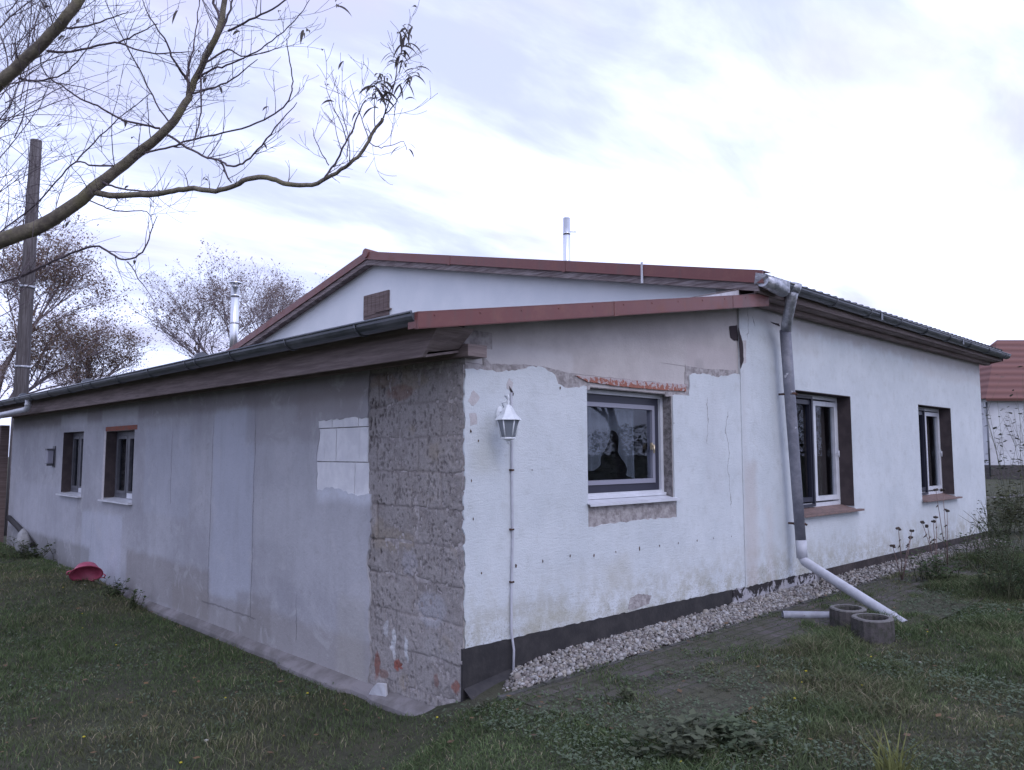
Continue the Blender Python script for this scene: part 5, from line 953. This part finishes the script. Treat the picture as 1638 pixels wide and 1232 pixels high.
m = Mt('withered_leaf', .8, .2); c = m.mix(m.noise(30, 4), (.12, .11, .11), (.20, .17, .14)); m.base(c); tl_ = NN(m.nt, 'ShaderNodeBsdfTranslucent'); wire(m.nt, tl_.inputs[0], c); mx = NN(m.nt, 'ShaderNodeMixShader'); mx.inputs[0].default_value = .45; m.nt.links.new(m.b.outputs[0], mx.inputs[1]); m.nt.links.new(tl_.outputs[0], mx.inputs[2]); m.nt.links.new(mx.outputs[0], m.o.inputs[0]); lv.build('leaves', m.m, tree)

# ------------------------------------------------------------------ background trees
def bgtree(loc, H, lean, spread, lab, seed, leafcol, nleaf, dens=1.0, group='bare trees behind the annex roof'):
    rn = random.Random(seed); t = empty('autumn_tree', tuple(loc), lab, 'tree', group); tr = MB(); br = MB(); ends = []
    def grow(p, d, L, r, lvl):
        n = 5; pts = [p]; rad = [r]
        for k in range(n): d = (d + Vector((rn.gauss(0, .10), rn.gauss(0, .10), rn.gauss(0, .06) + .03))).normalized(); p = p + d * (L / n); pts.append(p); rad.append(r * (1 - .5 * (k + 1) / n))
        (tr if lvl <= 1 else br).tube(pts, rad, 8 if lvl < 2 else (4 if lvl < 4 else 3), cap=False)
        if lvl >= 3: ends.extend(pts[2:])
        if lvl >= 5: return
        nb = {0: 5, 1: 5, 2: 5, 3: 4, 4: 3}[lvl]
        for k in range(int(nb * dens + rn.random())):
            i_ = rn.randint(2, n); a = rn.uniform(0, 6.28); pr = Vector((cos(a), sin(a), rn.uniform(-.1, .5))); dd = (d * (1.0 if lvl < 2 else .7) + pr * spread * rn.uniform(.4, 1.1)).normalized(); grow(pts[i_], dd, L * rn.uniform(.48, .72), rad[i_] * .55 + .002, lvl + 1)
    grow(Vector(loc), (Vector((0, 0, 1)) + lean).normalized(), H * .40, H * .018, 0)
    tr.build('trunk', simple('tree_bark_%d' % seed, (.18, .15, .155), (.25, .21, .21), .9, .1, sc=3), t); br.build('branches', simple('branch_bark_%d' % seed, (.24, .20, .22), (.33, .28, .30), .9, .1, sc=3), t)
    r = np.random.default_rng(seed); E_ = np.array([tuple(e) for e in ends]); P = E_[r.integers(len(E_), size=nleaf)] + r.normal(size=(nleaf, 3)) * .14; q = r.random((nleaf, 1)); c = np.array(leafcol[0]) * (1 - q) + np.array(leafcol[1]) * q; mm = Mass(); mm.add(*leaflets(P[:, 0], P[:, 1], P[:, 2], r.uniform(.04, .11, nleaf), c, seed, 1.0)); mm.build('leaves', parent=t, trans=.45); return t
RB = ((.27, .165, .13), (.20, .16, .105))
def gat(px, depth): p = at(px, 725, depth); return Vector((p.x, p.y, -.1))
bgtree(gat(-40, 27), 12.4, Vector((.0, 0, 0)), 1.0, 'large rusty-leaved tree behind the utility pole', 31, RB, 26000, 1.06)
bgtree(gat(80, 31), 10.6, RT * .03, .9, 'rusty tree with open branches, just right of the pole', 32, RB, 15000, 1.0)
bgtree(gat(440, 34), 12.6, RT * -.34, .80, 'sparse tree leaning left, on the left of the capped steel flue', 33, ((.27, .20, .19), (.25, .20, .16)), 13500, 1.14)
bgtree(gat(474, 35), 13.4, RT * -.02, .80, 'sparse upright tree behind the gable slope, right of the capped steel flue', 34, ((.27, .20, .19), (.25, .20, .16)), 13500, 1.14)
bgtree(gat(215, 38), 6.6, Vector((0, 0, 0)), .9, 'low faint tree in the gap between the two groups of trees', 35, RB, 2500, .9)

# unseen greenery: leaf screen and tree copies added for the front windows to reflect
hr = np.random.default_rng(77); n = 26000; u = hr.uniform(-4, 46, n); hh = 2.9 + (vnoise(u, u * 0, .5, 5) - .5) * 1.6; zt = hr.random(n) ** .7 * hh; dx = hr.normal(0, .45, n); hx = u * .80 + dx * .6 + 2; hy = -25 + u * .30 + dx * .8; q = hr.random((n, 1)); mm = Mass(); mm.add(*leaflets(hx, hy, zt - .1, hr.uniform(.10, .24, n), np.array([.06, .07, .035]) * (1 - q) + np.array([.11, .10, .055]) * q, 78, .8)); o = mm.build('hedge'); tag(o, 'long ragged hedge across the lane, facing the white front wall', 'hedge')
src = [o for o in bpy.data.objects if o.name.startswith('autumn_tree') and not o.parent]
for k, (x, y, rz, sc_) in enumerate(((9, -24, 1.1, 1.0), (17, -21, 2.6, .9), (25, -18, 4.0, 1.05), (33, -15, .4, .95))):
    st = src[k % 2]; t = st.copy(); COL.objects.link(t); t.location = (x, y, -.1); t.rotation_euler = (0, 0, rz); t.scale = (sc_,) * 3; t['group'] = 'trees across the lane'
    t['label'] = ['first bare tree of the row behind the hedge, farthest from the house gable', 'second bare tree behind the hedge across the lane', 'third bare tree behind the hedge across the lane', 'last bare tree of the row behind the hedge, nearest the neighbour'][k]
    for ch in st.children:
        c = ch.copy(); COL.objects.link(c); c.parent = t
